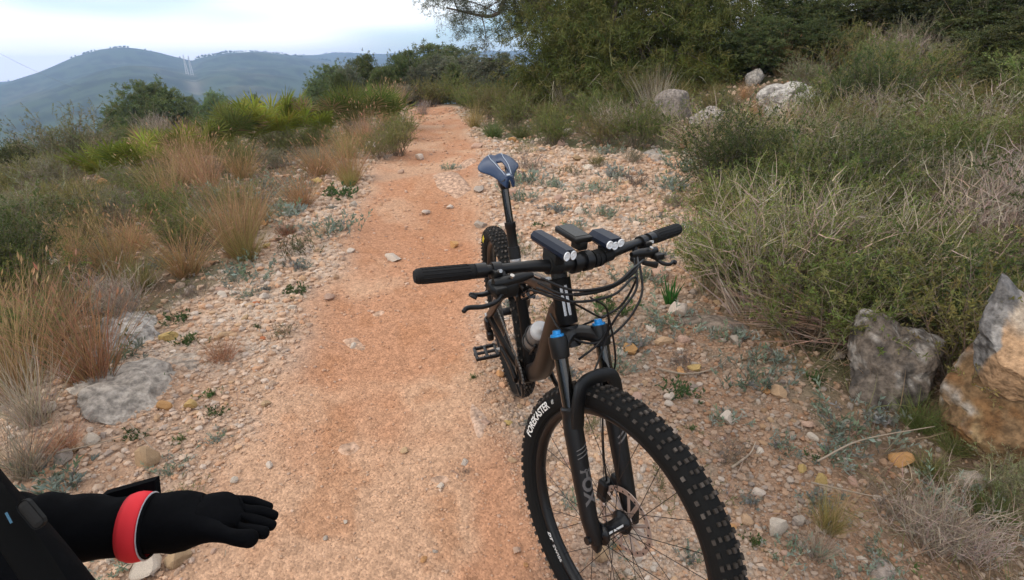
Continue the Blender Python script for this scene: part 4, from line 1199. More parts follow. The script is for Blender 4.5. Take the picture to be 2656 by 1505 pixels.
# ---- loose grass and litter between the bushes, uncountable
def dry_grass():
    n = 26000
    x, y, r = scatter_polar(n, .9, 13, 112, 212)
    wt, wv = zone(x, y)
    k = (rng.random(n) < wv * np.clip(.55 + fbm(x, y, 1.1, 3, 210), 0, 1)) & (np.hypot(x - CAM[0], y - CAM[1]) > .9)
    x, y, r = x[k], y[k], r[k]; n = len(x)
    P0 = np.stack([x, y, terrain(x, y) - .01], 1)
    D = rand_dirs(n, 1.4, rng)
    V, T, _ = ribbons(P0, D, rng.uniform(.08, .26, n) * (.8 + .05 * r), .0018 + .0008 * r, 3, .5, .3)
    c = rgbv((.27, .20, .13), n, .3, rng, (.15, .16, .07), .42)
    o = MB().add(V, T, np.repeat(c, 8, 0)).build('dry_grass', M['leaf'])
    tag(o, 'loose straw and green grass blades between the bushes', 'grass', kind='stuff')
    # dead twigs on the ground
    n = 4200
    x, y, r = scatter_polar(n, .9, 8)
    wt, wv = zone(x, y); k = rng.random(n) < (.03 + .35 * wt + .6 * ((y > .55) & (x > -.7))); x, y, r = x[k], y[k], r[k]; n = len(x)
    P0 = np.stack([x, y, terrain(x, y) + .006], 1); D = rng.normal(size=(n, 3)) * np.array([1, 1, .12]) + np.array([0, 0, .06])
    V, T, _ = ribbons(P0, D, rng.uniform(.03, .16, n), np.full(n, .003), 4, .2, .5)
    o = MB().add(V, T, np.repeat(rgbv((.25, .19, .14), n, .3), 10, 0)).build('twig_litter', M['stem'])
    tag(o, 'broken dry twigs strewn on the stony margins', 'twigs', kind='stuff')
dry_grass()
def twig(pts, rad, label, lift=.02):
    P = []
    for px, py in pts:
        q = gpt(px, py); P.append(q + np.array([0, 0, lift]))
    o = MB().add(*tube(spline(P, 18), np.linspace(rad, rad * .4, 18), 6), tint=(.30, .24, .18)).build('twig', M['stem'], smooth=True)
    tag(o, label, 'twig')
twig([(1650, 935), (1720, 948), (1790, 935), (1830, 905)], .006, 'bent bare twig lying beside the ochre stone')
twig([(1835, 1185), (1880, 1150), (1895, 1120)], .005, 'short crooked twig beside the tyre tread')
twig([(2040, 1215), (2150, 1160), (2330, 1125)], .004, 'long thin stalk arching across dark grass above the orange stone', .10)
twig([(2030, 1240), (2160, 1270), (2310, 1300)], .004, 'second thin stalk lying below the orange stone', .05)
twig([(330, 1075), (370, 1120), (400, 1150)], .004, 'thin dry twig above the upright tan stone')
twig([(150, 1160), (270, 1130), (345, 1105)], .0035, 'long straw stalk across the lower left stones', .04)
twig([(1390, 350), (1425, 325)], .007, 'pale stick poking from the grass at the back of the gravel', .10)
twig([(1690, 500), (1780, 430)], .006, 'bare straight branch leaning out of the right-hand scrub', .12)

# ---- trees
def at_dist(px, py, dist):
    v = pray(px, py); P = CAM + v * (dist / np.linalg.norm(v[:2])); return np.array([P[0], P[1], gz(P[0], P[1])])
# the big pine over the trail; its lower boughs reach the ground
def big_pine():
    base = gpt(1560, 272); d = np.linalg.norm(base[:2] - CAM[:2]); k = d / FPX * 1.0335
    f = base - CAM; f[2] = 0; f /= np.linalg.norm(f); rg_ = np.array([f[1], -f[0], 0.])
    c = base + f * 1.3
    c[2] = gz(c[0], c[1])
    def lob(px, py, rx, rz, off=0., ry=None):
        v = pray(px, py); dd = (d + 1.3 + off); P = CAM + v * (dd / np.linalg.norm(v[:2]))
        kk = dd / FPX * 1.0335
        q = P - c
        return (q @ rg_, q @ f, q[2], rx * kk, (ry or rx * .8) * kk, rz * kk)
    L0 = [lob(1420, 190, 130, 90, -.5), lob(1560, 170, 150, 110, -.8), lob(1690, 130, 130, 110, -.5), lob(1790, 60, 110, 110, .2), lob(1600, 30, 190, 130, -.2), lob(1430, 80, 130, 110, -.2), lob(1700, -60, 200, 120, .2), lob(1480, -60, 170, 110, .2), lob(1850, -30, 110, 90, .6),
          lob(1370, 150, 90, 80, -.3), lob(1640, 215, 100, 55, -.9), lob(1500, 235, 120, 50, -.8), lob(1400, 225, 80, 50, -.5), lob(1580, 250, 110, 40, -1.0), lob(1740, 200, 90, 60, -.6), lob(1830, 110, 90, 80, .2), lob(1360, 90, 90, 90, .3), lob(1480, 130, 120, 100, .5), lob(1620, 100, 140, 110, .6), lob(1400, 20, 120, 90, .5), lob(1760, 150, 90, 80, .3), lob(1560, 60, 160, 110, 1.0)]
    tr = [(0, 0, -.15, .16), (-.15, 0, 1.0, .13), (-.35, .1, 2.0, .10), (-.2, 0, 3.2, .05)]
    parts = tree(70, L0, tr, 13500, 18, .11, .0115, (.130, .152, .038), (.205, .200, .058), .4, shell=.35)
    # the branch that reaches out left against the sky
    L1 = [lob(1120, 20, 60, 35, .1), lob(1180, 60, 60, 45, .1), lob(1240, 40, 55, 40, .1), lob(1150, -30, 80, 40, .2), lob(1215, 95, 45, 18, .0), lob(1290, -20, 80, 60, .2), lob(1085, -5, 40, 18, .1)]
    p1 = tree(71, L1, [(L0[5][0], L0[5][1], L0[5][2], .07), (L1[5][0], L1[5][1], L1[5][2], .05), (L1[2][0], L1[2][1], L1[2][2], .035), (L1[0][0], L1[0][1], L1[0][2], .015)], 1000, 18, .085, .007, (.085, .10, .05), (.12, .13, .07), .3, shell=.2)
    o = plant('pine_tree', parts, c, 1., math.atan2(rg_[1], rg_[0]), 'big dark pine over the right side of the trail with boughs down to the ground', 'tree')
    b = bpy.data.objects.new('limb', p1['trunk'][0]); COL.objects.link(b); b.parent = o
    b2 = bpy.data.objects.new('side_bough', p1['crown'][0]); COL.objects.link(b2); b2.parent = o
    # pale dead twigs hanging in the crown
    rg = np.random.default_rng(4); n = 240
    i = rg.choice(len(L0), n); q = np.array(L0)[i]
    dd = rg.normal(size=(n, 3)); dd[:, 1] = -np.abs(dd[:, 1]); dd /= np.linalg.norm(dd, axis=1)[:, None]
    V, T, _ = ribbons(q[:, :3] + dd * q[:, 3:] * .98, dd + rg.normal(0, .8, (n, 3)) - np.array([0, 0, .3]), rg.uniform(.2, .6, n), np.full(n, .009), 5, .4, .7, rg=rg)
    m = MB().add(V, T, np.repeat(rgbv((.26, .24, .16), n, .2, rg), 12, 0)); t_ = m.build('dead_twigs', M['stem'], o)
    t_['kind'] = 'stuff'
big_pine()
TREES = [
 # foot x, top y, width in view, distance, look, label
 (380, 188, 175, 42, 0, 'rounded pine standing alone on the left below the far hills'),
 (545, 234, 100, 75, 0, 'smaller round pine right of the lone pine, further off'),
 (478, 245, 60, 80, 1, 'low tree between the two round pines on the left'),
 (638, 240, 62, 110, 1, 'small hazy tree further right in the valley'),
 (842, 152, 120, 48, 0, 'dome-shaped pine left of the trail end'),
 (740, 240, 110, 44, 1, 'low hazy tree left of the dome-shaped pine'),
 (800, 250, 100, 30, 1, 'low green tree in front of the dome-shaped pine'),
 (945, 188, 120, 32, 2, 'grey-green olive left of the trail end'),
 (1015, 168, 130, 27, 2, 'grey-green olive directly behind the trail end'),
 (1110, 98, 240, 30, 1, 'light green tree rising above the trail end'),
 (1075, 150, 190, 22, 2, 'silvery olive right of the trail end'),
 (1170, 125, 200, 20, 2, 'silvery olive bush left of the big pine'),
 (1250, 120, 190, 17, 2, 'greyish olive bush touching the big pine'),
 (1300, 175, 120, 14, 1, 'green bush under the edge of the big pine'),
 (1210, 190, 90, 15, 2, 'low grey bush at the right of the trail top'),
 (890, 228, 80, 25, 1, 'low green bush left of the trail top'),
 (970, 225, 80, 19, 2, 'low olive bush at the left of the trail top'),
 (20, 360, 60, 34, 3, 'dark bush at the left edge on the valley brink'),
 (120, 355, 70, 30, 3, 'dark bush second from the left edge on the valley brink'),
 (270, 330, 80, 26, 1, 'green bush on the valley brink left of the lone pine'),
 (1950, -40, 230, 12.5, 3, 'dark bushy tree at the top right of the big pine'),
 (2120, -40, 260, 13.5, 3, 'dark tree on the top right ridge, second from the big pine'),
 (2290, -40, 260, 13, 3, 'dark tree on the top right ridge, third from the big pine'),
 (2450, -40, 260, 12, 3, 'dark tree on the top right ridge, nearest the corner'),
 (2570, -10, 230, 9.5, 3, 'dark bush at the right picture edge near the top'),
 (1880, 30, 170, 11.5, 1, 'mid green bush right of the big pine'),
 (2010, 40, 150, 11.5, 3, 'dark round bush behind the dry grass on the right bank'),
 (2520, 130, 190, 8.5, 3, 'dark bush below the top right corner'),
]
for px, ty, w, dist, v, lab in TREES:
    k = dist / FPX * 1.0335
    P = at_dist(px, 300, dist)
    # height from where its top shows
    vv = pray(px, ty); zt = CAM[2] + vv[2] / np.linalg.norm(vv[:2]) * dist
    R0 = w * k / 2
    Ht = max((zt - P[2]) * .92, R0 * .9)
    o = plant('pine_tree' if v == 0 else ('olive_tree' if v == 2 else 'bushy_tree'), TV[v], P, R0 / .95, None, lab, 'tree')
    o.scale[2] = min(Ht / 2.0, R0 * (1.35 if v == 0 else 1.5))
    if o.scale[2] < Ht / 2.0 - .01: o.location.z = zt - o.scale[2] * 2.0

# ------------------------------------------------------------------ the mountain bike
BW, BH2, BX_, BZ_, SWEEP, RISE = 1.171, .399, .9415, .9996, .0518, .0149
WR = .372
HA = R_(66)
AX = np.array([-math.cos(HA), 0, math.sin(HA)]); FW = np.array([math.sin(HA), 0, math.cos(HA)])
FA = np.array([BW, 0, WR]); AXP = FA - .044 * FW
STEER = .3947
SRm = np.array(Matrix.Rotation(STEER, 3, Vector(AX)))
def S(P): return (np.asarray(P, float).reshape(-1, 3) - AXP) @ SRm.T + AXP
def I_(P): return np.asarray(P, float)

PB = {
 'frame': mat('gloss_frame_paint', (.006, .0055, .0055), .36, spec=.09),
 'grey': mat('satin_grey_paint', (.16, .17, .185), .22, metal=.6, coat=.4, dust=.1),
 'black': mat('satin_black', (.0055, .0055, .006), .40, spec=.35),
 'alu': mat('anodised_black', (.010, .010, .011), .34, metal=.4),
 'stan': mat('black_stanchion', (.012, .011, .011), .1, metal=.5, spec=.8, coat=.6),
 'rub': mat('rubber', (.008, .008, .008), .72, spec=.25),
 'knob': mat('dusty_rubber', tint=True, rough=.85, spec=.15),
 'grip': mat('grip_rubber', (.009, .009, .0095), .7, spec=.22),
 'steel': mat('steel', (.45, .43, .41), .32, metal=.9),
 'rotor': mat('rotor_steel', (.42, .32, .27), .45, metal=.5),
 'chain': mat('chain_steel', (.16, .15, .14), .4, metal=.8),
 'blue': mat('blue_cap', (.01, .25, .62), .3, metal=.3, coat=.3),
 'white': mat('white_print', (.72, .72, .70), .6),
 'greyp': mat('grey_print', (.10, .092, .09), .6),
 'yellow': mat('yellow_print', (.62, .48, .02), .6),
 'navy': mat('navy_shell', (.004, .008, .020), .42, spec=.3),
 'lens': mat('lens', (.80, .82, .84), .35, metal=.0, spec=.6),
 'screen': mat('screen', (.004, .005, .004), .25, spec=.25),
 'saddle': mat('saddle_cover', (.016, .034, .080), .42, spec=.32),
 'saddletrim': mat('saddle_trim', (.33, .38, .45), .4),
 'brown': mat('brown_gloss', (.036, .023, .017), .45, spec=.3),
 'botg': mat('bottle_grey', (.085, .083, .082), .5),
 'botw': mat('bottle_white', (.33, .33, .34), .45),
}
bike = empty('mountain_bike')
tag(bike, 'black full suspension mountain bike standing on the trail edge with front wheel turned', 'bicycle')
PIT, LEAN = -.0813, .0837
cp, sp_, cl, sl = math.cos(PIT), math.sin(PIT), math.cos(LEAN), math.sin(LEAN)
MB_ = np.array([[cp, 0, -sp_], [0, 1, 0], [sp_, 0, cp]]) @ np.array([[1, 0, 0], [0, cl, -sl], [0, sl, cl]])
mm = Matrix.Identity(4)
for i in range(3):
    for j in range(3): mm[i][j] = MB_[i][j]
bike.matrix_world = mm

def text_mesh(s, size=1.0, shear=0., bold=0., space=1.):
    cu = bpy.data.curves.new('t', 'FONT'); cu.body = s; cu.size = size; cu.shear = shear; cu.offset = bold; cu.space_character = space
    cu.align_x = 'CENTER'; cu.align_y = 'CENTER'; cu.resolution_u = 3
    o = bpy.data.objects.new('t', cu); COL.objects.link(o)
    dg = bpy.context.evaluated_depsgraph_get(); me = o.evaluated_get(dg).to_mesh()
    bm = bmesh.new(); bm.from_mesh(me); bmesh.ops.triangulate(bm, faces=bm.faces[:])
    bmesh.ops.subdivide_edges(bm, edges=[e for e in bm.edges if e.calc_length() > size * .12], cuts=1)
    bmesh.ops.triangulate(bm, faces=bm.faces[:])
    bm.verts.index_update()
    V = np.array([v.co[:] for v in bm.verts]); T = np.array([[v.index for v in f.verts] for f in bm.faces])
    bm.free(); bpy.data.objects.remove(o); bpy.data.curves.remove(cu)
    return V, T

# --- wheels
TYRE = np.array([(.309, -.0150), (.316, -.0240), (.326, -.0295), (.338, -.0318), (.350, -.0305), (.359, -.0245), (.3645, -.0150), (.3665, 0)])
TYRE = np.vstack([TYRE, [(a, -b) for a, b in TYRE[-2::-1]]])
def tyre_mesh():
    m = MB(); m.add(*lathe(TYRE, 120, closed=False), tint=(.0075, .0075, .0075))
    n = 88
    Vb, Tb = box((0, 0, 0), (1, 1, 1))
    rr_ = random.Random(3)
    for k in range(n):
        a = 2 * PI * k / n
        pat = ([(-.0070, 0, .0125, .010), (.0070, 0, .0125, .010)] if k % 2 else [(0, 0, .013, .0085), (.0125, .2, .011, .0085), (-.0125, .2, .011, .0085)])
        side = [(-.0205, .2, .0115, .0088), (.0205, .2, .0115, .0088)] if k % 2 else []
        shoulder = [(-.0288, 0, .0135, .0100), (.0288, 0, .0135, .0100)]
        for (y, off, lt, wy) in pat + side + shoulder:
            aa = a + off * PI / n
            rs = float(np.interp(abs(y), [0, .015, .0245, .0305, .032], [.3665, .3645, .359, .350, .341]))
            tl = -math.atan2(float(np.interp(abs(y), [0, .015, .023, .0305], [0, .3, .9, 1.6])), 1) * (-1 if y < 0 else 1)
            Vk = Vb * np.array([lt * .80, wy * .84, .0098])
            Vk[Vb[:, 2] > 0] *= np.array([.86, .86, 1])
            c_, s_ = math.cos(tl), math.sin(tl)
            Vk = Vk @ np.array([[1, 0, 0], [0, c_, -s_], [0, s_, c_]]).T
            # tangent = x, lateral = y, radial = z
            rad = np.array([math.cos(aa), 0, math.sin(aa)]); tan = np.array([-math.sin(aa), 0, math.cos(aa)])
            W_ = Vk[:, :1] * tan + (Vk[:, 1:2] + y) * np.array([0, 1, 0]) + (Vk[:, 2:] + rs + .0015) * rad
            dd = rr_.uniform(.5, 1.0)
            t = np.where(Vb[:, 2:] > 0, np.array([.066, .056, .049]) * dd * (1.5 if rr_.random() < .2 else .8), np.array([.012, .011, .010]))
            m.add(W_, Tb, t)
    return m.mesh('tyre', PB['knob'])
RIM = [(.310, -.0165), (.312, -.0135), (.305, -.0120), (.305, .0120), (.312, .0135), (.310, .0165), (.300, .0160), (.292, .010), (.289, 0), (.292, -.010), (.300, -.0160)]
def rim_mesh(): return MB().add(*lathe(RIM, 96, closed=True)).mesh('rim', PB['black'], True)
def hub_mesh(rear=False):
    p = [(.004, -.062), (.009, -.062), (.012, -.055), (.014, -.045), (.029, -.043), (.029, -.038), (.018, -.034), (.0165, 0), (.018, .022), (.031, .026), (.031, .031), (.018, .034), (.014, .050), (.009, .062), (.004, .062)]
    return MB().add(*lathe(p, 28)).mesh('hub', PB['alu'], True)
def rotor_mesh(Rr=.090, yy=.0395):
    m = MB()
    m.add(*lathe([(Rr, yy - .001), (Rr, yy + .001), (Rr - .014, yy + .001), (Rr - .014, yy - .001)], 60, closed=True))
    for k in range(6):
        a = 2 * PI * k / 6
        for sg in (0.0, .42):
            p0 = np.array([math.cos(a) * .022, yy, math.sin(a) * .022]); a2 = a + .55 - sg
            p1 = np.array([math.cos(a2) * (Rr - .011), yy, math.sin(a2) * (Rr - .011)])
            pm = (p0 + p1) / 2 * np.array([1.03, 1, 1.03])
            m.add(*tube([p0, pm, p1], .0052, 4, rb=.0035))
    m.add(*lathe([(.027, yy - .0015), (.027, yy + .0015), (.015, yy + .0015), (.015, yy - .0015)], 30, closed=True))
    for k in range(24):
        a = 2 * PI * k / 24; rr_ = Rr - .0045 - .005 * (k % 2)
        m.add(*box((math.cos(a) * rr_, yy, math.sin(a) * rr_), (.005, .0026, .005)), m=1)
    return m.mesh('brake_rotor', [PB['rotor'], PB['black']])
spoke_me = MB().add(*tube([(0, 0, 0), (0, 0, 1)], .0009, 5)).mesh('spoke', PB['black'])
def side_y(r): return float(np.interp(r, [.309, .316, .326, .338, .350], [.0150, .0240, .0295, .0318, .0305]))
def rim_text(s, size, rad, amid, side, name, m_, parent, space=1., prof=side_y, shear=0., bold=0., lift=.0012, flip=1):
    V, T = text_mesh(s, size, shear, bold, space)
    # text runs clockwise seen from the drive side (y < 0), tops outwards
    a = amid - flip * V[:, 0] / rad; r = rad + flip * V[:, 1]
    y = np.array([prof(q) for q in r]) + lift
    P = np.stack([r * np.cos(a), side * y, r * np.sin(a)], 1)
    return MB().add(P, T).build(name, m_, parent)
tyre_me, rim_me, hub_me, rot_me = tyre_mesh(), rim_mesh(), hub_mesh(), rotor_mesh()
def link(name, me, parent, mat_=None):
    o = bpy.data.objects.new(name, me); COL.objects.link(o); o.parent = parent
    if mat_ is not None: o.matrix_local = mat_
    return o
def wheel(name, centre, rot, spin):
    w = empty(name, (0, 0, 0), bike)
    m4 = Matrix.Translation(Vector(centre)) @ (rot.to_4x4() if rot else Matrix.Identity(4))
    w.matrix_local = m4
    link('tyre', tyre_me, w, Matrix.Rotation(spin, 4, 'Y')); link('rim', rim_me, w); link('hub', hub_me, w); link('brake_rotor', rot_me, w)
    for k in range(28):
        sgn = 1 if k % 2 else -1
        yh = .0285 if sgn > 0 else -.0405
        a = 2 * PI * k / 28 + spin; lead = (.95 if (k // 2) % 2 else -.95)
        p0 = Vector((.028 * math.cos(a + lead), yh, .028 * math.sin(a + lead))); p1 = Vector((.291 * math.cos(a), sgn * .003, .291 * math.sin(a)))
        d = p1 - p0; q = d.to_track_quat('Z', 'Y').to_matrix().to_4x4()
        link('spoke', spoke_me, w, Matrix.Translation(p0) @ q @ Matrix.Diagonal((1, 1, d.length, 1)))
    return w
fwheel = wheel('front_wheel', S(FA)[0], Matrix([list(r) for r in SRm]), .1)
rwheel = wheel('rear_wheel', (0, 0, WR), None, .4)
o = rim_text('FOREKASTER', .0285, .3365, R_(154), -1, 'tyre_lettering', PB['white'], fwheel, 1.0, bold=.0007)
tag(o, 'white lettering on the tyre sidewall')
o = rim_text('DT', .0185, .3005, R_(226), -1, 'rim_lettering', PB['white'], fwheel, 1.0, lambda r: .0165, shear=.3, bold=.0009, flip=-1)
o = rim_text('SWISS', .018, .3005, R_(235.5), -1, 'rim_lettering', PB['white'], fwheel, 1.05, lambda r: .0165, bold=.0003, flip=-1)
rim_text('III', .016, .337, R_(136), -1, 'tyre_lettering', PB['white'], fwheel, 1.0, shear=.5)
o = rim_text('MAXXIS', .02, .337, R_(128), -1, 'tyre_lettering', PB['yellow'], rwheel, .9, bold=.0022)
# white maker's print on the front hub shell
hl = MB()
for y0, y1 in ((-.030, -.018), (-.014, .018)):
    Vh, Th = lathe([(.0186, y0), (.0180, y1)], 60, a0=R_(20), a1=R_(38))
    k_ = 60; hl.add(Vh, Th[(Th.max(1) - Th.min(1)) < 5])
hl.build('hub_lettering', PB['white'], fwheel)

# --- frame
BBP = np.array([.435, 0, .34])
CR = AXP + AX * .516; HT = AXP + AX * .635
sdv = np.array([.246, 0, 1.027]) - BBP; SLEN = np.linalg.norm(sdv); sdv /= SLEN
COLR = BBP + sdv * .462
m = MB()
m.add(*tube([AXP + AX * t for t in (.518, .53, .565, .60, .633)], [.027, .0275, .0255, .0255, .027], 20))
m.add(*tube(spline([CR + AX * .030 + FW * .004, CR + AX * .02 - FW * .06, (.62, 0, .50), BBP + np.array([.03, 0, .03])], 14), [.030] * 7 + [.033] * 7, 18, rb=[.027] * 4 + [.030] * 10, sq=3.2))
m.add(*tube(spline([HT - AX * .03, (.70, 0, .83), (.46, 0, .745), COLR - sdv * .12], 14), .018, 16, rb=[.022] * 4 + [.018] * 10, sq=2.8))
m.add(*tube([BBP, BBP + sdv * .2, COLR], [.026, .019, .0185], 18))
m.add(*tube([BBP + (0, -.045, 0), BBP + (0, .045, 0)], .028, 20))
m.add(*tube([COLR - sdv * .10, COLR - sdv * .10 + (.11, 0, .005)], .011, 10))
m.build('frame', PB['frame'], bike, True, 40)
# pale metal panel on the top tube and seat tube
m = MB(); m.add(*tube(spline([(.80, 0, .893), (.70, 0, .8565), (.58, 0, .815), (.47, 0, .775)], 8), .0055, 10, rb=.0125))
m.build('top_tube_panel', PB['grey'], bike, True)
MB().add(*tube([BBP + sdv * .405, BBP + sdv * .448], .0196, 20)).build('seat_tube_band', mat('pale_metal', (.42, .41, .41), .35, metal=.6), bike, True)
# head tube badge stripes
m = MB()
for dy in (-.007, .0045):
    Q = [AXP + AX * t + FW * .0262 + np.array([0, dy, 0]) for t in (.54, .575, .615)]
    m.add(*tube(Q, .0012, 4, rb=.0035))
m.build('head_badge', mat('badge_grey', (.38, .36, .35), .25, metal=.7), bike)
# rear triangle
for s in (-1, 1):
    MB().add(*tube(spline([BBP + (-.02, s * .036, .012), (.30, s * .052, .352), (.12, s * .068, .362), (0, s * .078, .372)], 12), .016, 12, rb=.011, sq=3)).build('chain_stay', PB['frame'], bike, True, 40)
    MB().add(*tube(spline([(.012, s * .079, .378), (.12, s * .072, .46), (.24, s * .052, .575), (.335, s * .034, .635)], 12), .0145, 12, rb=.009, sq=3)).build('seat_stay', PB['brown'], bike, True, 40)
    MB().add(*tube([(.335, s * .036, .635), (.40, s * .034, .675), (.44, s * .028, .66)], [.016, .018, .014], 12, rb=.006, sq=3)).build('rocker_link', PB['alu'], bike, True, 40)
m = MB(); m.add(*tube([(.435, 0, .665), (.53, 0, .722)], .017, 16)); m.add(*tube([(.53, 0, .722), (.60, 0, .765)], .011, 14))
m.build('rear_shock', PB['stan'], bike, True, 40)
# seatpost, saddle
m = MB(); m.add(*tube([COLR - sdv * .03, COLR + sdv * .012], .0215, 20)); m.add(*tube([COLR + sdv * .012, COLR + sdv * .075, COLR + sdv * .078, COLR + sdv * .098], [.0172, .0172, .0195, .0195], 20))
m.build('seatpost_outer', PB['black'], bike, True, 40)
MB().add(*tube([COLR + sdv * .09, BBP + sdv * (SLEN - .03)], .0138, 20)).build('seatpost', PB['stan'], bike, True, 40)
SX, SZ = .246, 1.077
m = MB(); top = BBP + sdv * (SLEN - .03)
m.add(*box(top + (0, 0, .008), (.05, .036, .024), bev=.006))
for s in (-1, 1): m.add(*tube(spline([(SX + .10, s * .012, SZ - .030), (SX + .06, s * .022, SZ - .045), (SX - .05, s * .022, SZ - .045), (SX - .10, s * .035, SZ - .022)], 12), .0036, 8))
m.build('saddle_clamp', PB['alu'], bike, True, 40)
def saddle():
    us = np.array([-.118, -.113, -.10, -.085, -.06, -.035, -.01, .015, .045, .070, .09, .102, .108, .111])
    hw = np.interp(us, [-.118, -.10, -.07, -.03, .005, .035, .08, .111], [.052, .070, .076, .066, .045, .031, .025, .015])
    vs = np.array([-1, -.93, -.78, -.6, -.42, -.28, -.16, 0, .16, .28, .42, .6, .78, .93, 1])
    V = np.zeros((len(us), len(vs), 3))
    for i, u in enumerate(us):
        for j, v in enumerate(vs):
            w = hw[i]; y = v * w
            if abs(v) in (.16, .28) and -.10 < u < .11: y = math.copysign(.0085 if abs(v) == .16 else .015, v)
            zc = .010 * math.cos((u + .05) * 12) - .004 * sstep(.06, .111, u) + .012 * sstep(-.08, -.118, u)
            drop = (abs(v) ** 2.6) * (.020 + .006 * float(sstep(-.02, .06, u))) + .010 * (abs(v) ** 8)
            groove = -.006 * math.exp(-(y / .010) ** 2) * float(sstep(.105, .08, u))
            V[i, j] = (SX + u, y, SZ + zc - drop - .012 + groove)
    F = []
    n = len(vs)
    for i in range(len(us) - 1):
        for j in range(n - 1):
            hole = (abs(vs[j]) <= .16 and abs(vs[j + 1]) <= .16) and (-.065 < (us[i] + us[i + 1]) / 2 < .075)
            if hole: continue
            a = i * n + j; F += [(a, a + n, a + n + 1), (a, a + n + 1, a + 1)]
    o = MB().add(V.reshape(-1, 3), F).build('saddle', PB['saddle'], bike, True)
    md = o.modifiers.new('thick', 'SOLIDIFY'); md.thickness = .010; md.offset = -1
    md = o.modifiers.new('smooth', 'SUBSURF'); md.levels = 1; md.render_levels = 1
    # pale piping beside the channel
    for s in (-1, 1):
        Q = [(SX + u, s * np.interp(u, [-.11, .02, .09], [.024, .019, .011]), SZ + .010 * math.cos((u + .05) * 12) - .004 * float(sstep(.06, .111, u)) + .012 * float(sstep(-.08, -.118, u)) - .0115) for u in np.linspace(-.112, .092, 12)]
        MB().add(*tube(Q, .0012, 6)).build('piping', PB['saddletrim'], o, True)
    MB().add(*box((SX + .100, 0, SZ - .0150), (.016, .012, .004), bev=.002)).build('nose_badge', PB['saddletrim'], o)
saddle()

# --- fork (steered)
TOP = AXP + FW * .040
def fk(t, y, f=0.): return TOP + AX * t + FW * f + np.array([0, y, 0])
SEAL = .325
m = MB()
m.add(*tube([AXP + AX * .512, AXP + AX * .46], .026, 20))
for s in (-1, 1):
    m.add(*tube([fk(.501, s * .066), fk(.488, s * .066), fk(.453, s * .066), fk(.449, s * .066)], [.0215, .0235, .0225, .0215], 20))
m.add(*tube(spline([fk(.457, -.066), fk(.482, -.045, -.012), fk(.493, 0, -.030), fk(.482, .045, -.012), fk(.457, .066)], 20), .017, 14, rb=.020, sq=3))
m.xf(S).build('fork_crown', PB['black'], bike, True, 40)
for s in (-1, 1):
    MB().add(*tube([fk(.485, s * .066), fk(SEAL - .03, s * .066)], .017, 24)).xf(S).build('stanchion', PB['stan'], bike, True, 60)
    m = MB(); m.add(*tube([fk(.500, s * .066), fk(.5055, s * .066), fk(.5065, s * .066), fk(.515, s * .066)], [.017, .0165, .0105, .0095], 18))
    m.xf(S).build('top_cap', PB['blue'], bike, True, 30)
m = MB()
for s in (-1, 1):
    m.add(*tube([fk(SEAL + .004, s * .066), fk(SEAL, s * .066), fk(SEAL - .006, s * .066), fk(SEAL - .012, s * .066), fk(SEAL - .03, s * .066), fk(SEAL - .06, s * .066), fk(.12, s * .066), fk(.05, s * .0655), fk(.012, s * .064, .006), fk(-.014, s * .063, .008)],
                [.0195, .0235, .0235, .0215, .0230, .0245, .0225, .0215, .020, .014], 22))
    m.add(*tube([FA + (0, s * .050, 0), FA + (0, s * .075, 0)], .016, 16))
arch = [fk(SEAL - .045, -.066, .018), fk(SEAL + .0, -.063, .028), fk(SEAL + .040, -.054, .036), fk(SEAL + .058, -.038, .038), fk(SEAL + .062, 0, .036), fk(SEAL + .058, .038, .038), fk(SEAL + .040, .054, .036), fk(SEAL + .0, .063, .028), fk(SEAL - .045, .066, .018)]
m.add(*tube(spline(arch, 40), .0085, 12, rb=.017, sq=4))
lowers = m.xf(S).build('fork_lowers', PB['black'], bike, True, 40)
# lettering down the drive-side leg
Vt, Tt = text_mesh('FOX', .040, 0, .0016, 1.0)
Vt[:, 0] *= 1.12
ang = Vt[:, 1] / .0228 - .10
tt = .135 - Vt[:, 0]
P = np.array([fk(t_, -.066) + (math.cos(a_) * FW + math.sin(a_) * np.array([0, 1., 0])) * .0236 for t_, a_ in zip(tt, ang)])
MB().add(P, Tt).xf(S).build('fork_lettering', PB['greyp'], lowers)
m = MB()
for t_ in (.225, .215, .205):
    Q = [fk(t_ + .012 * q_, -.066) + (math.cos(a_) * FW + math.sin(a_) * np.array([0, 1., 0])) * .0243 for q_, a_ in ((0, -.7), (.3, -.2), (.6, .3), (1, .8))]
    m.add(*tube(Q, .0014, 5))
for t_ in (.215, .20):
    Q = [fk(t_ + .03 * q_, .066) + (math.cos(a_) * FW + math.sin(a_) * np.array([0, 1., 0])) * .0243 for q_, a_ in ((0, -.7), (.3, -.2), (.6, .3), (1, .8))]
    m.add(*tube(Q, .0028, 5))
m.xf(S).build('fork_lettering', PB['greyp'], lowers)
# axle lever, caliper and hose
m = MB(); m.add(*tube([FA + (0, -.055, 0), FA + (0, -.088, 0)], [.012, .010], 14)); m.add(*box(FA + (.008, -.058, -.022), (.024, .018, .03), bev=.004))
m.xf(S).build('axle', PB['alu'], bike, True, 40)
m = MB(); m.add(*box(FA + (-.085, .046, .030), (.034, .034, .062), bev=.007)); m.add(*box(fk(.085, .058, -.028), (.03, .018, .045), bev=.004))
m.xf(S).build('brake_caliper', PB['alu'], bike)
MB().add(*tube(spline([FA + (-.085, .046, .06), fk(.15, .046, -.045), fk(.25, .050, -.03), fk(.33, .060, -.02), fk(.40, .072, .03), fk(.52, .05, .06), (BX_ + .07, .02, BZ_ - .12), (BX_ + .09, -.09, BZ_ - .05), (BX_ + .06, -.17, BZ_ - .01)], 50), .0026, 7)).xf(S).build('brake_hose', PB['black'], bike, True)
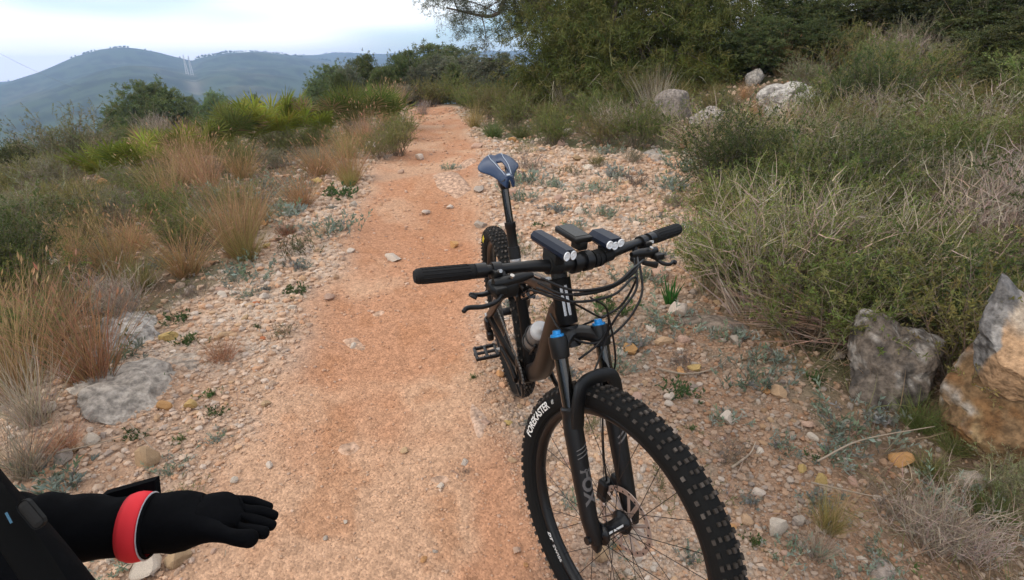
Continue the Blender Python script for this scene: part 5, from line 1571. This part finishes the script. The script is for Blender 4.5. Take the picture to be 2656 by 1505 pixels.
# mudguard flap under the crown
# --- cockpit (steered)
BC = np.array([BX_, 0, BZ_])
def bar(y):
    a = abs(y)
    return BC + np.array([-np.interp(a, [0, .06, .14, BH2], [0, 0, -.004 + .008, SWEEP]), y, np.interp(a, [0, .05, .14, BH2], [0, 0, RISE * .75, RISE])])
ys = np.concatenate([np.linspace(-BH2 + .004, -.16, 8), np.linspace(-.14, .14, 13), np.linspace(.16, BH2 - .004, 8)])
MB().add(*tube([bar(y) for y in ys], np.interp(np.abs(ys), [0, .05, .12, .2], [.0175, .0172, .0135, .0112]), 18)).xf(S).build('handlebar', PB['black'], bike, True, 60)
m = MB()
st = AXP + AX * .665
m.add(*tube([AXP + AX * .634, AXP + AX * .692], .0205, 20))
m.add(*tube([st + FW * .005, st + FW * .04, BC - FW * .01], [.021, .018, .020], 16, rb=[.02, .02, .026], sq=3.5))
for s in (-1, 1): m.add(*tube([BC + (0, s * .008, 0), BC + (0, s * .028, 0)], .0245, 18))
m.xf(S).build('stem', PB['black'], bike, True, 40)
for s in (-1, 1):
    m = MB(); yy = np.linspace(.268, BH2, 28)
    rad = .0162 + .0006 * (np.arange(28) % 2)
    rad[0] = .0135; rad[-1] = .0120; rad[-2] = .0155
    m.add(*tube([bar(s * y) for y in yy], rad, 24))
    gp = m.xf(S).build('grip', PB['grip'], bike, True, 50)
    # lengthwise ribs
    rb_ = MB()
    for k in range(14):
        a = 2 * PI * k / 14
        Q = [bar(s * y) + np.array([math.cos(a) * .0166, 0, math.sin(a) * .0166]) for y in (.285, .33, .385)]
        rb_.add(*tube(Q, .0011, 5))
    rb_.xf(S).build('rib', PB['grip'], gp, True)
    MB().add(*tube([bar(s * .246), bar(s * .270)], .0165, 20)).xf(S).build('grip_collar', PB['alu'], gp, True, 40)
def lever(s):
    o = MB(); q_ = 1.0 if s < 0 else .5
    c = bar(s * .228)
    o.add(*tube([bar(s * .212), bar(s * .232)], .0165, 16))
    o.add(*box(c + (.014, 0, -.006), (.020, .022, .022), bev=.004))
    # master cylinder leaning along the bar
    o.add(*tube([c + (.030, s * .018, -.018), c + (.034, -s * .010, -.018), c + (.036, -s * .052, -.014), c + (.038, -s * .078, -.012)], [.010, .0135, .0115, .006], 14, rb=[.010, .012, .010, .006]))
    o.add(*box(c + (.040, s * .012, -.028), (.034, .030, .018), bev=.005))
    root = o.xf(S).build('brake_lever', PB['black'], bike, True, 40)
    Q = spline([c + (.048, s * .005, -.034), c + (.066, s * .030 * q_, -.042), c + (.072, s * .065 * q_, -.044), c + (.066, s * .098 * q_, -.042), c + (.072, s * .113 * q_, -.045)], 18)
    MB().add(*tube(Q, [.0055] * 14 + [.006, .0065, .006, .004], 10, rb=.0042)).xf(S).build('lever_blade', PB['alu'], root, True)
    b = MB(); b.add(*tube([c + (.022, s * .001, .004), c + (.031, s * .001, .008)], .0042, 10)); b.add(*tube([c + (.045, -s * .018, -.004), c + (.047, -s * .018, .001)], .005, 10))
    b.xf(S).build('bolt', PB['steel'], root, True, 40)
    return root
lever(-1); lever(1)
# shifter below the drive-side bar
c = bar(-.212)
m = MB(); m.add(*box(c + (.020, -.004, -.036), (.050, .060, .036), bev=.011)); m.add(*tube([c + (.0, 0, 0), c + (.020, -.002, -.018)], .009, 10))
sh = m.xf(S).build('shifter', PB['black'], bike, True, 40)
MB().add(*tube(spline([c + (.010, -.022, -.045), c + (.008, -.050, -.048), c + (.014, -.078, -.040), c + (.020, -.070, -.045)], 12), .0045, 8, rb=.009)).xf(S).build('paddle', PB['alu'], sh, True)
MB().add(*box(c + (.030, -.002, -.0185), (.012, .030, .004), bev=.0012)).xf(S).build('window', PB['steel'], sh)
c = bar(.185)
m = MB(); m.add(*box(c + (.020, .0, -.030), (.030, .030, .024), bev=.007)); m.add(*tube([c, c + (.014, 0, -.02)], .008, 10)); m.add(*tube([c + (.03, .01, -.04), c + (.05, .045, -.046)], [.006, .009], 8, rb=.004))
m.xf(S).build('dropper_lever', PB['black'], bike, True, 40)
# cables sweeping in front of the head tube
cab = [
 [bar(-.145) + (.036, 0, -.026), BC + (.075, -.10, -.034), BC + (.100, .0, -.030), BC + (.085, .10, -.008), bar(.150) + (.045, 0, -.012)],
 [bar(-.140) + (.038, 0, -.014), BC + (.080, -.08, -.026), BC + (.105, .01, -.020), BC + (.085, .09, -.002), bar(.165) + (.055, 0, -.018)],
 [bar(-.17) + (.045, 0, -.035), BC + (.088, -.09, -.048), BC + (.100, .02, -.050), BC + (.075, .10, -.034), BC + (.045, .15, -.060), BC + (.02, .13, -.14), BC + (-.02, .05, -.19)],
 [bar(.175) + (.035, 0, -.03), BC + (.075, .145, -.085), BC + (.068, .10, -.165), BC + (.045, .03, -.205), BC + (.00, -.03, -.18), BC + (-.05, -.035, -.15)],
 [bar(.145) + (.038, 0, -.014), BC + (.078, .12, -.06), BC + (.075, .075, -.12), BC + (.055, .045, -.20), BC + (.045, -.01, -.24)],
 [BC + (.070, -.02, -.060), BC + (.072, .035, -.10), BC + (.066, .055, -.17), BC + (.070, .035, -.235), BC + (.078, .012, -.27)],
]
for k, q in enumerate(cab):
    MB().add(*tube(spline(q, 40), .0031 if k != 5 else .0024, 7)).xf(S).build('cable', PB['black'], bike, True)
MB().add(*tube(spline(cab[0], 40)[12:30], .0046, 8)).xf(S).build('cable_sleeve', PB['rub'], bike, True)
# headlights, each on its clamp
def headlight(c, L_, w, h, yaw, leds, led_r, stretch):
    Rz = np.array(Matrix.Rotation(yaw, 3, 'Z')) @ np.array(Matrix.Rotation(R_(4), 3, 'Y'))
    prof = np.array([(-1, -.35), (-.62, -1), (.62, -1), (1, -.35), (1, .25), (.58, 1), (-.58, 1), (-1, .25)])
    secs = [(-L_ * .5, .80), (-L_ * .47, .93), (-L_ * .1, 1.0), (L_ * .40, 1.0), (L_ * .5, .96)]
    V = np.concatenate([np.stack([np.full(8, x), prof[:, 0] * w / 2 * k, prof[:, 1] * h / 2 * k], 1) for x, k in secs] + [np.array([[-L_ * .5, 0, 0], [L_ * .485, 0, 0]])])
    T = []
    for i in range(len(secs) - 1):
        for j in range(8):
            a, b = i * 8 + j, i * 8 + (j + 1) % 8; T += [(a, b, b + 8), (a, b + 8, a + 8)]
    e = len(secs) * 8
    for j in range(8): T += [(e, (j + 1) % 8, j), (e + 1, e - 8 + j, e - 8 + (j + 1) % 8)]
    o = MB().add(V @ Rz.T + c, T).xf(S).build('headlight', PB['navy'], bike)
    for dy, dz in leds:
        Vl, Tl = lathe([(led_r, 0), (led_r, .003), (led_r * .90, .0036), (led_r * .84, .0018), (led_r * .45, .0014), (led_r * .22, .0030), (.0001, .0034)], 18, axis='x')
        Vl = Vl * np.array([1, 1, stretch]) + np.array([L_ * .497, dy, dz])
        MB().add(Vl @ Rz.T + c, Tl).xf(S).build('lens', PB['lens'], o, True)
    return o
headlight(BC + (-.012, -.078, .050), .128, .038, .027, 0., [(-.0090, -.001), (.0090, -.001)], .0080, 1.35)
headlight(BC + (-.010, .082, .042), .070, .056, .030, 0., [(-.0175, .001), (0, -.004), (.0175, .001)], .0100, 1.0)
m = MB(); m.add(*tube([bar(-.095), bar(-.062)], .0205, 20)); m.add(*box(BC + (-.004, -.078, .026), (.05, .028, .030), bev=.004))
m.xf(S).build('light_mount', PB['rub'], bike, True, 40)
m = MB(); m.add(*tube([bar(.068), bar(.096)], .0185, 18)); m.add(*box(BC + (-.004, .082, .022), (.034, .026, .024), bev=.004))
m.xf(S).build('light_mount', PB['rub'], bike, True, 40)
for y0 in (.036, .050): MB().add(*tube([bar(y0), bar(y0 + .011)], .0215, 20)).xf(S).build('bar_strap', PB['rub'], bike, True, 40)
m = MB(); m.add(*box(BC + (-.045, .010, .054), (.085, .052, .016), np.array(Matrix.Rotation(R_(6), 3, 'Y')), bev=.005)); m.add(*box(BC + (-.020, .010, .036), (.034, .026, .022), bev=.004))
o = m.xf(S).build('bike_computer', PB['black'], bike, True, 40)
MB().add(*box(BC + (-.046, .010, .0622), (.066, .043, .0016), np.array(Matrix.Rotation(R_(6), 3, 'Y')), bev=.0004)).xf(S).build('screen', PB['screen'], o)
# --- drivetrain
m = MB(); 
prof = [(.066, -.0015), (.066, .0015), (.040, .0025), (.040, -.0025)]
V_, T_ = lathe(prof, 64, closed=True); m.add(V_ + BBP + (0, -.049, 0), T_)
for k in range(32):
    a = 2 * PI * k / 32; m.add(*box(BBP + (math.cos(a) * .0672, -.049, math.sin(a) * .0672), (.006, .0026, .006)))
m.build('chainring', PB['alu'], bike)
Vt_, Tt_ = lathe([(.075, -.004), (.075, .004), (.066, .004), (.066, -.004)], 40, closed=True, a0=R_(-125), a1=R_(20))
V_ = Vt_ + BBP + (.003, -.056, -.003); k_ = Tt_[(Tt_.max(1) - Tt_.min(1)) < 10]
MB().add(V_, k_).build('bash_guard', PB['black'], bike)
ca = R_(172)                                   # cranks: drive side pointing back
for s in (-1, 1):
    d = np.array([math.cos(ca), 0, math.sin(ca)]) * (1 if s < 0 else -1)
    p0 = BBP + (0, s * .066, 0); p1 = p0 + d * .170 + (0, s * .012, 0)
    MB().add(*tube([p0 - d * .015, p0, p0 + d * .06, p1, p1 + d * .012], [.013, .017, .0125, .0125, .008], 14, rb=[.007, .009, .0075, .0075, .006], sq=2.6)).build('crank_arm', PB['frame'], bike, True, 40)
    m = MB(); pc = p1 + (0, s * .062, 0)
    m.add(*tube([p1, p1 + (0, s * .11, 0)], .0062, 10))
    for dx in (-.038, .038): m.add(*box(pc + (dx, 0, 0), (.012, .088, .013), bev=.003))
    for dy in (-.040, 0, .040): m.add(*box(pc + (0, dy, 0), (.080, .012, .011), bev=.002))
    for dx in (-.038, .038):
        for dy in (-.036, -.012, .012, .036): m.add(*tube([pc + (dx, dy, .006), pc + (dx, dy, .0105)], .0019, 6))
    m.build('pedal', PB['alu'], bike, True, 40)
    MB().add(*tube([p1 + (0, s * .008, 0), p1 + (0, s * .020, 0)], .0085, 10)).build('pedal_axle', PB['steel'], bike, True, 40)
# cassette, chain, derailleur
m = MB()
for k in range(9):
    r_ = .102 - .0098 * k; m.add(*[q for q in lathe([(r_, -.001), (r_, .001), (r_ - .016, .001), (r_ - .016, -.001)], 44, closed=True)]); m.V[-1] = m.V[-1] + np.array([0, -.030 - .0037 * k, WR])
m.build('cassette', PB['chain'], bike)
def chain():
    m = MB(); rc, rf = .058, .0665
    rear = np.array([0, -.046, WR]); front = BBP + (0, -.049, 0)
    pts = []
    for a in np.linspace(PI * .5, -PI * .5, 22): pts.append(front + np.array([math.cos(a) * rf, 0, math.sin(a) * rf]))
    guide = [np.array([.07, -.048, .215]), np.array([.040, -.047, .205]), np.array([.012, -.046, .235]), np.array([.035, -.046, .29])]
    pts = [rear + np.array([math.cos(a) * rc, 0, math.sin(a) * rc]) for a in np.linspace(-PI * .45 + 2 * PI, PI * .52, 16)][::1] + pts
    pts += guide + [pts[0]]
    P = np.array(pts); seg = np.linalg.norm(np.diff(P, axis=0), axis=1); s = np.concatenate([[0], np.cumsum(seg)])
    n = int(s[-1] / .0127); u = np.linspace(0, s[-1], n)
    Q = np.stack([np.interp(u, s, P[:, k]) for k in range(3)], 1)
    for k in range(n - 1):
        a, b = Q[k], Q[k + 1]; d = b - a; ln = np.linalg.norm(d)
        if ln < 1e-6: continue
        d /= ln; z_ = np.cross(d, [0, 1, 0]); Rm = np.stack([d, [0, 1, 0], z_], 1)
        m.add(*box((a + b) / 2, (ln * .8, .0066 if k % 2 else .0044, .0072), Rm))
    m.build('chain', PB['chain'], bike)
chain()
m = MB()
m.add(*box((.010, -.088, .335), (.050, .026, .055), bev=.010)); m.add(*box((.020, -.085, .285), (.040, .030, .050), np.array(Matrix.Rotation(R_(20), 3, 'Y')), bev=.010))
m.add(*box((.048, -.060, .245), (.022, .008, .105), np.array(Matrix.Rotation(R_(-25), 3, 'Y')), bev=.004)); m.add(*box((.048, -.044, .245), (.022, .005, .105), np.array(Matrix.Rotation(R_(-25), 3, 'Y')), bev=.002))
m.build('derailleur', PB['alu'], bike, True, 40)
MB().add(*tube([(0, -.070, WR), (0, -.094, WR)], [.013, .011], 12)).build('rear_axle', PB['steel'], bike, True, 40)
# bottle in its cage inside the frame triangle
DTd = CR - BBP; DTd = DTd / np.linalg.norm(DTd); DTn = np.array([-DTd[2], 0, DTd[0]])
b0 = BBP + DTd * .17 + DTn * .078
m = MB()
for t_ in (.02, .10): m.add(*[x for x in tube([b0 + DTd * t_ + (math.cos(a) * .0395 * DTn + math.sin(a) * .0395 * np.array([0, 1., 0])) for a in np.linspace(-2.9, 2.9, 26)], .003, 6)])
for y in (-.02, .02): m.add(*tube([b0 + DTn * -.036 + (0, y, 0), b0 + DTd * .13 + DTn * -.036 + (0, y, 0)], .004, 6))
m.add(*tube([b0 - DTd * .004 + (0, -.036, 0), b0 - DTd * .004 + (0, .036, 0)], .003, 6))
m.build('bottle_cage', PB['black'], bike, True)
bt = empty('water_bottle', tuple((MB_ @ b0)))
tag(bt, 'grey and white drinking bottle held in the cage inside the bicycle frame', 'bottle')
rb3 = MB_ @ np.stack([DTn, np.array([0, 1., 0]), DTd], 1)
m4 = Matrix.Identity(4)
for i in range(3):
    for j in range(3): m4[i][j] = rb3[i][j]
    m4[i][3] = (MB_ @ b0)[i]
bt.matrix_world = m4
MB().add(*lathe([(.001, 0), (.033, 0), (.036, .006), (.036, .085), (.033, .092), (.033, .104), (.036, .112), (.036, .135), (.030, .150)], 32, axis='z')).build('body', PB['botg'], bt, True)
m = MB(); m.add(*lathe([(.0302, .149), (.031, .152), (.031, .166), (.024, .172), (.011, .176), (.010, .190), (.0005, .191)], 28, axis='z'))
m.build('cap', PB['botw'], bt, True)

# ------------------------------------------------------------------ the rider reaching in from the left
CL = mat('black_jacket', (.0032, .0034, .0042), .9, spec=.06, bump=.25, bscale=40)
SKIN = mat('skin', (.45, .27, .19), .55)
per = empty('person')
tag(per, 'person in black jacket and glove reaching in from the left, red wrist band', 'person')
def cpt(px, py, dep):
    k = 2656.0 / 2570.0
    return CAM + ROT @ (np.array([(px * k - 1328) / FPX, -(py * k - 752.5) / FPX, -1.0]) * dep)
def skin_mesh(nodes, edges, root, sub=2):
    """nodes: name -> (point, radius or (rx, ry))"""
    names = list(nodes); ix = {n: i for i, n in enumerate(names)}
    me = bpy.data.meshes.new('body'); me.from_pydata([tuple(nodes[n][0]) for n in names], [(ix[a], ix[b]) for a, b in edges], [])
    o = bpy.data.objects.new('body', me); COL.objects.link(o)
    md = o.modifiers.new('skin', 'SKIN'); md.use_smooth_shade = True
    if not me.skin_vertices: me.attributes  # layer is made with the modifier
    sv = me.skin_vertices[0].data
    for n in names:
        r = nodes[n][1]; sv[ix[n]].radius = (r, r) if np.isscalar(r) else r
        sv[ix[n]].use_root = (n == root)
    ms = o.modifiers.new('sub', 'SUBSURF'); ms.levels = sub; ms.render_levels = sub
    return o
wrist = cpt(392, 1318, .84); elbow = cpt(-40, 1345, .80)
fwd_p = CAM[:2] + 0
fl = np.array([-.977, .211, 0]); rl = np.array([.211, .977, 0.])      # level forward and right of the view
gr = gz(*(CAM[:2] + rl[:2] * -.80 + fl[:2] * .38))
Bp = lambda r, f, z: np.array([CAM[0] + rl[0] * r + fl[0] * f, CAM[1] + rl[1] * r + fl[1] * f, gr + z])
shL = Bp(-.93, .54, 1.36)
nodes = {
 'pelvis': (Bp(-.84, .36, .93), (.175, .13)), 'waist': (Bp(-.83, .37, 1.07), (.165, .125)), 'chest': (Bp(-.82, .40, 1.27), (.185, .135)), 'neck0': (Bp(-.82, .41, 1.44), .085), 'neck': (Bp(-.81, .42, 1.51), .058),
 'head0': (Bp(-.79, .43, 1.60), (.075, .085)), 'head1': (Bp(-.79, .43, 1.68), (.08, .095)), 'head2': (Bp(-.79, .43, 1.75), .06),
 'shL': (shL, .082), 'elL': (elbow, .062), **{f'fold{i}': (elbow * (1 - t) + wrist * t + np.array([0, 0, dz]), r) for i, (t, r, dz) in enumerate([(.14, .060, .004), (.26, .050, -.003), (.36, .059, .006), (.46, .048, 0), (.56, .056, .006), (.66, .045, -.002)])}, 'fa2': (elbow * .2 + wrist * .8, .046), 'wrL': (wrist, .043),
 'shR': (Bp(-.88, .20, 1.40), .082), 'elR': (Bp(-.80, .08, 1.14), .058), 'wrR': (Bp(-.60, .10, 1.02), .042), 'haR': (Bp(-.52, .13, 1.02), .042),
 'hipL': (Bp(-.82, .46, .86), .105), 'knL': (Bp(-.80, .48, .50), .075), 'anL': (Bp(-.84, .48, .10), .052), 'toL': (Bp(-.66, .50, .045), .042),
 'hipR': (Bp(-.86, .27, .86), .105), 'knR': (Bp(-.86, .24, .50), .075), 'anR': (Bp(-.90, .24, .10), .052), 'toR': (Bp(-.72, .24, .045), .042),
}
edges = [('pelvis', 'waist'), ('waist', 'chest'), ('chest', 'neck0'), ('neck0', 'neck'), ('neck', 'head0'), ('head0', 'head1'), ('head1', 'head2'), ('chest', 'shL'), ('shL', 'elL'), ('elL', 'fold0'), ('fold0', 'fold1'), ('fold1', 'fold2'), ('fold2', 'fold3'), ('fold3', 'fold4'), ('fold4', 'fold5'), ('fold5', 'fa2'), ('fa2', 'wrL'),
         ('chest', 'shR'), ('shR', 'elR'), ('elR', 'wrR'), ('wrR', 'haR'), ('pelvis', 'hipL'), ('hipL', 'knL'), ('knL', 'anL'), ('anL', 'toL'), ('pelvis', 'hipR'), ('hipR', 'knR'), ('knR', 'anR'), ('anR', 'toR')]
# hand: palm from the wrist, knuckles, four unequal fingers and a thumb on the near side
hd = .84
kn = cpt(560, 1290, hd); 
nodes['palm'] = (cpt(480, 1305, hd), (.042, .032)); nodes['palm2'] = (cpt(548, 1290, hd), (.045, .028))
edges += [('wrL', 'palm'), ('palm', 'palm2')]
FING = {  # knuckle, middle, tip in the view, with depths
 'index': [(596, 1326, hd - .012), (642, 1334, hd - .016), (676, 1338, hd - .018), .0100],
 'middle': [(608, 1304, hd + .0), (660, 1312, hd + .0), (696, 1322, hd - .002), .0104],
 'ring': [(608, 1280, hd + .012), (664, 1285, hd + .016), (701, 1298, hd + .016), .0100],
 'little': [(596, 1258, hd + .025), (640, 1260, hd + .032), (686, 1276, hd + .034), .0092],
 'thumb': [(540, 1336, hd - .035), (596, 1349, hd - .045), (640, 1353, hd - .048), .0110],
}
for f, (a, b, c, r) in FING.items():
    nodes[f + '0'] = (cpt(*a), r * 1.25); nodes[f + '1'] = (cpt(*b), r * 1.05); nodes[f + '2'] = (cpt(*c), r * .85)
    edges += [('palm' if f == 'thumb' else 'palm2', f + '0'), (f + '0', f + '1'), (f + '1', f + '2')]
body = skin_mesh(nodes, edges, 'pelvis', 2)
body.data.materials.append(CL); body.parent = per
tx = bpy.data.textures.new('folds', 'CLOUDS'); tx.noise_scale = .09
dm = body.modifiers.new('folds', 'DISPLACE'); dm.texture = tx; dm.strength = .018; dm.texture_coords = 'GLOBAL'
# red band round the cuff with its pale edge
def ring_at(t0, t1, r, name, m, parent, wob=0.):
    P = [elbow + (wrist - elbow) * t for t in np.linspace(t0, t1, 5)]
    V, T = tube(P, [r * .98, r * 1.03, r * 1.05, r * 1.03, r * .97], 30, cap=False, rb=[q * 1.02 for q in [r * .98, r * 1.03, r * 1.05, r * 1.03, r * .97]])
    return MB().add(V, T).build(name, m, parent, True)
bandm = mat('red_band', (.75, .035, .045), .7, spec=.2)
bd = ring_at(.835, .965, .0472, 'wrist_band', bandm, per)
sd_ = bd.modifiers.new('t', 'SOLIDIFY'); sd_.thickness = .004
ring_at(.962, .966, .0458, 'band_edge', mat('reflective_edge', (.55, .55, .58), .4), per)
ring_at(.96, .985, .0440, 'glove_cuff', CL, per)
# stiff flap standing off the sleeve beyond the band
q = [cpt(*v) for v in ((255, 1243, .85), (388, 1206, .86), (393, 1256, .86), (290, 1300, .85))]
nrm = ROT @ np.array([0, .3, -1.]); Vq = np.array(q + [p + nrm * .012 for p in q])
MB().add(Vq, [(0, 1, 2), (0, 2, 3), (4, 6, 5), (4, 7, 6), (0, 4, 5), (0, 5, 1), (1, 5, 6), (1, 6, 2), (2, 6, 7), (2, 7, 3), (3, 7, 4), (3, 4, 0)]).build('sleeve_flap', CL, per)
# jacket skirt and strap that fill the lower left corner
jk = [cpt(-350, 1100, .60), cpt(-172, 1326, .60), cpt(-40, 1470, .60), cpt(80, 1620, .60), cpt(215, 1780, .62)]
o = MB().add(*tube(spline(jk, 16), [.075] * 16, 20, rb=[.072] * 16)).build('jacket_front', CL, per, True)
sk = [cpt(-40, 1230, .525), cpt(20, 1320, .52), cpt(80, 1410, .52), cpt(150, 1520, .52)]
MB().add(*tube(spline(sk, 14), (.004), 10, rb=.014)).build('strap', mat('strap_web', (.004, .004, .004), .9, spec=.1), per, True)
MB().add(*box((0, 0, 0), (.030, .014, .006), bev=.005)).build('buckle', mat('buckle_plastic', (.002, .002, .002), .8), per)
bpy.data.objects['buckle'].matrix_local = Matrix.Translation(Vector(cpt(80, 1290, .515))) @ Matrix([list(r) for r in ROT]).to_4x4() @ Matrix.Rotation(R_(-50), 4, 'Z')
MB().add(*box((0, 0, 0), (.011, .0022, .0006))).build('logo_print', mat('blue_print', (.05, .14, .22), .5), per)
bpy.data.objects['logo_print'].matrix_local = Matrix.Translation(Vector(cpt(22, 1300, .515))) @ Matrix([list(r) for r in ROT]).to_4x4() @ Matrix.Rotation(R_(-62), 4, 'Z')
# helmet and face, behind and beside the camera
hc = Bp(-.79, .43, 1.72)
Vh, Th = ICO[4]; k_ = (Vh[Th].mean(1)[:, 2] > -.12)
MB().add(Vh * np.array([.115, .145, .125]) + hc, Th[k_]).build('helmet', mat('helmet_shell', (.03, .03, .033), .35, coat=.4), per, True)
fc = Bp(-.72, .44, 1.65)
Vf, Tf = ICO[3]; MB().add(Vf * np.array([.055, .065, .085]) + fc, Tf).build('face', SKIN, per, True)
ex = rl * .052
for s in (-1, 1):
    MB().add(Vf * .010 + fc + ex * .92 + fl * s * .028 + np.array([0, 0, .012]), Tf).build('eye', mat('eye', (.05, .04, .03), .2), per, True)
MB().add(*tube([fc + ex * .98 + np.array([0, 0, .012]), fc + ex * 1.42 + np.array([0, 0, -.022]), fc + ex * 1.0 + np.array([0, 0, -.028])], [.006, .012, .010], 10)).build('nose', SKIN, per, True)
MB().add(*tube([fc + ex * .95 + fl * -.022 + np.array([0, 0, -.048]), fc + ex * 1.04 + np.array([0, 0, -.046]), fc + ex * .95 + fl * .022 + np.array([0, 0, -.048])], .006, 8)).build('mouth', mat('lips', (.35, .14, .12), .5), per, True)

# ------------------------------------------------------------------ labels that single each scattered thing out
ORD = ['', 'second', 'third', 'fourth', 'fifth', 'sixth', 'seventh', 'eighth', 'ninth', 'tenth', 'eleventh', 'twelfth']
def relation(P, Q):
    """how P stands to the landmark Q, seen from the camera"""
    v = np.array(Q[:2]) - CAM[:2]; d = np.linalg.norm(v); v = v / d; r = np.array([v[1], -v[0]])
    w = np.array(P[:2]) - np.array(Q[:2]); a, b = w @ v, w @ r
    if abs(b) > abs(a) * .8: return 'right of' if b < 0 else 'left of'
    return 'beyond' if a > 0 else 'in front of'
def single_out(objs, marks):
    buckets = {}
    for o in objs:
        P = np.array(o.location[:])
        best = min(marks, key=lambda m: np.linalg.norm(P[:2] - m[1][:2]))
        buckets.setdefault((o['short'], relation(P, best[1]), best[0]), []).append((float(np.linalg.norm(P[:2] - best[1][:2])), o.name))
    for (short, rel, nm), l in buckets.items():
        l.sort()
        for k, (_, on) in enumerate(l):
            o = bpy.data.objects[on]
            pre = ('' if len(l) == 1 else 'nearest ') if k == 0 else (ORD[k] + ' nearest ' if k < len(ORD) else 'far ')
            o['label'] = f'{pre}{short} {rel} {nm}'
MARKS = [(n, ground_at(px, py)) for n, px, py in [
 ('the golden boulder', 2480, 1140), ('the lichen-spotted boulder', 2245, 985), ('the big woody bush', 1900, 790), ('the right grip', 1760, 720), ('the flat pale rock', 1990, 272),
 ('the jagged pale rock', 1782, 200), ('the tall brownish rock', 1690, 305), ('the round bush on the gravel', 1690, 520), ('the dark hollow bush', 2150, 560), ('the yellow-green bush', 1960, 540),
 ('the pale bush at the right edge', 2480, 680), ('the dry grass on the right bank', 2340, 120), ('the pale feathery grass', 2470, 140), ('the pale reeds by the pine', 1420, 290), ('the big pine trunk', 1560, 272),
 ('the big tan grass clump', 235, 960), ('the grey rock shelf', 330, 850), ('the long bedrock slab', 330, 960), ('the reddish tuft', 560, 902), ('the tall tan grass', 600, 640), ('the leftmost palm', 300, 470), ('the palm row', 500, 430),
 ('the tallest palm', 690, 375), ('the last dark palm', 960, 330), ('the feathery grey bush', 200, 440), ('the dark bush at the left edge', 30, 740), ('the straw grass by the trail', 760, 520), ('the trail top', 1090, 275),
 ('the red chip', 640, 765), ('the mustard stone', 424, 850), ('the upright tan stone', 374, 1166), ('the rider sleeve', 200, 1230), ('the glove', 620, 1380), ('the front tyre', 1420, 1250), ('the hub', 1560, 1340), ('the fork crown', 1560, 900), ('the broad orange stone', 1583, 882),
 ('the ochre stone', 1743, 930), ('the upright tan stone by herbs', 1952, 992), ('the whitish rounded stone', 1823, 1058), ('the bright orange stone', 2259, 1162), ('the red earth patch', 2250, 1290), ('the bottom pale stone', 2195, 1420), ('the whitish angular stone', 1948, 1335),
 ('the lily shoots', 1683, 765), ('the brake hoses', 1600, 720), ('the saddle', 1250, 560), ('the bedrock step', 1120, 465), ('the rear wheel', 1260, 820), ('the bike lamps', 1450, 640), ('the upright silvery herb', 1510, 545), ('the gravel outcrop', 1640, 385), ('the flat buried stone', 890, 866), ('the long pinkish rock', 1208, 1045), ('the small grey bush', 1590, 410), ('the pale wedge stone', 230, 1110), ('the two dark herbs', 530, 1015), ('the pale trail stone', 745, 745)]]
single_out([o for o in bpy.data.objects if 'short' in o], MARKS)
for o in bpy.data.objects:
    if 'short' in o: del o['short']
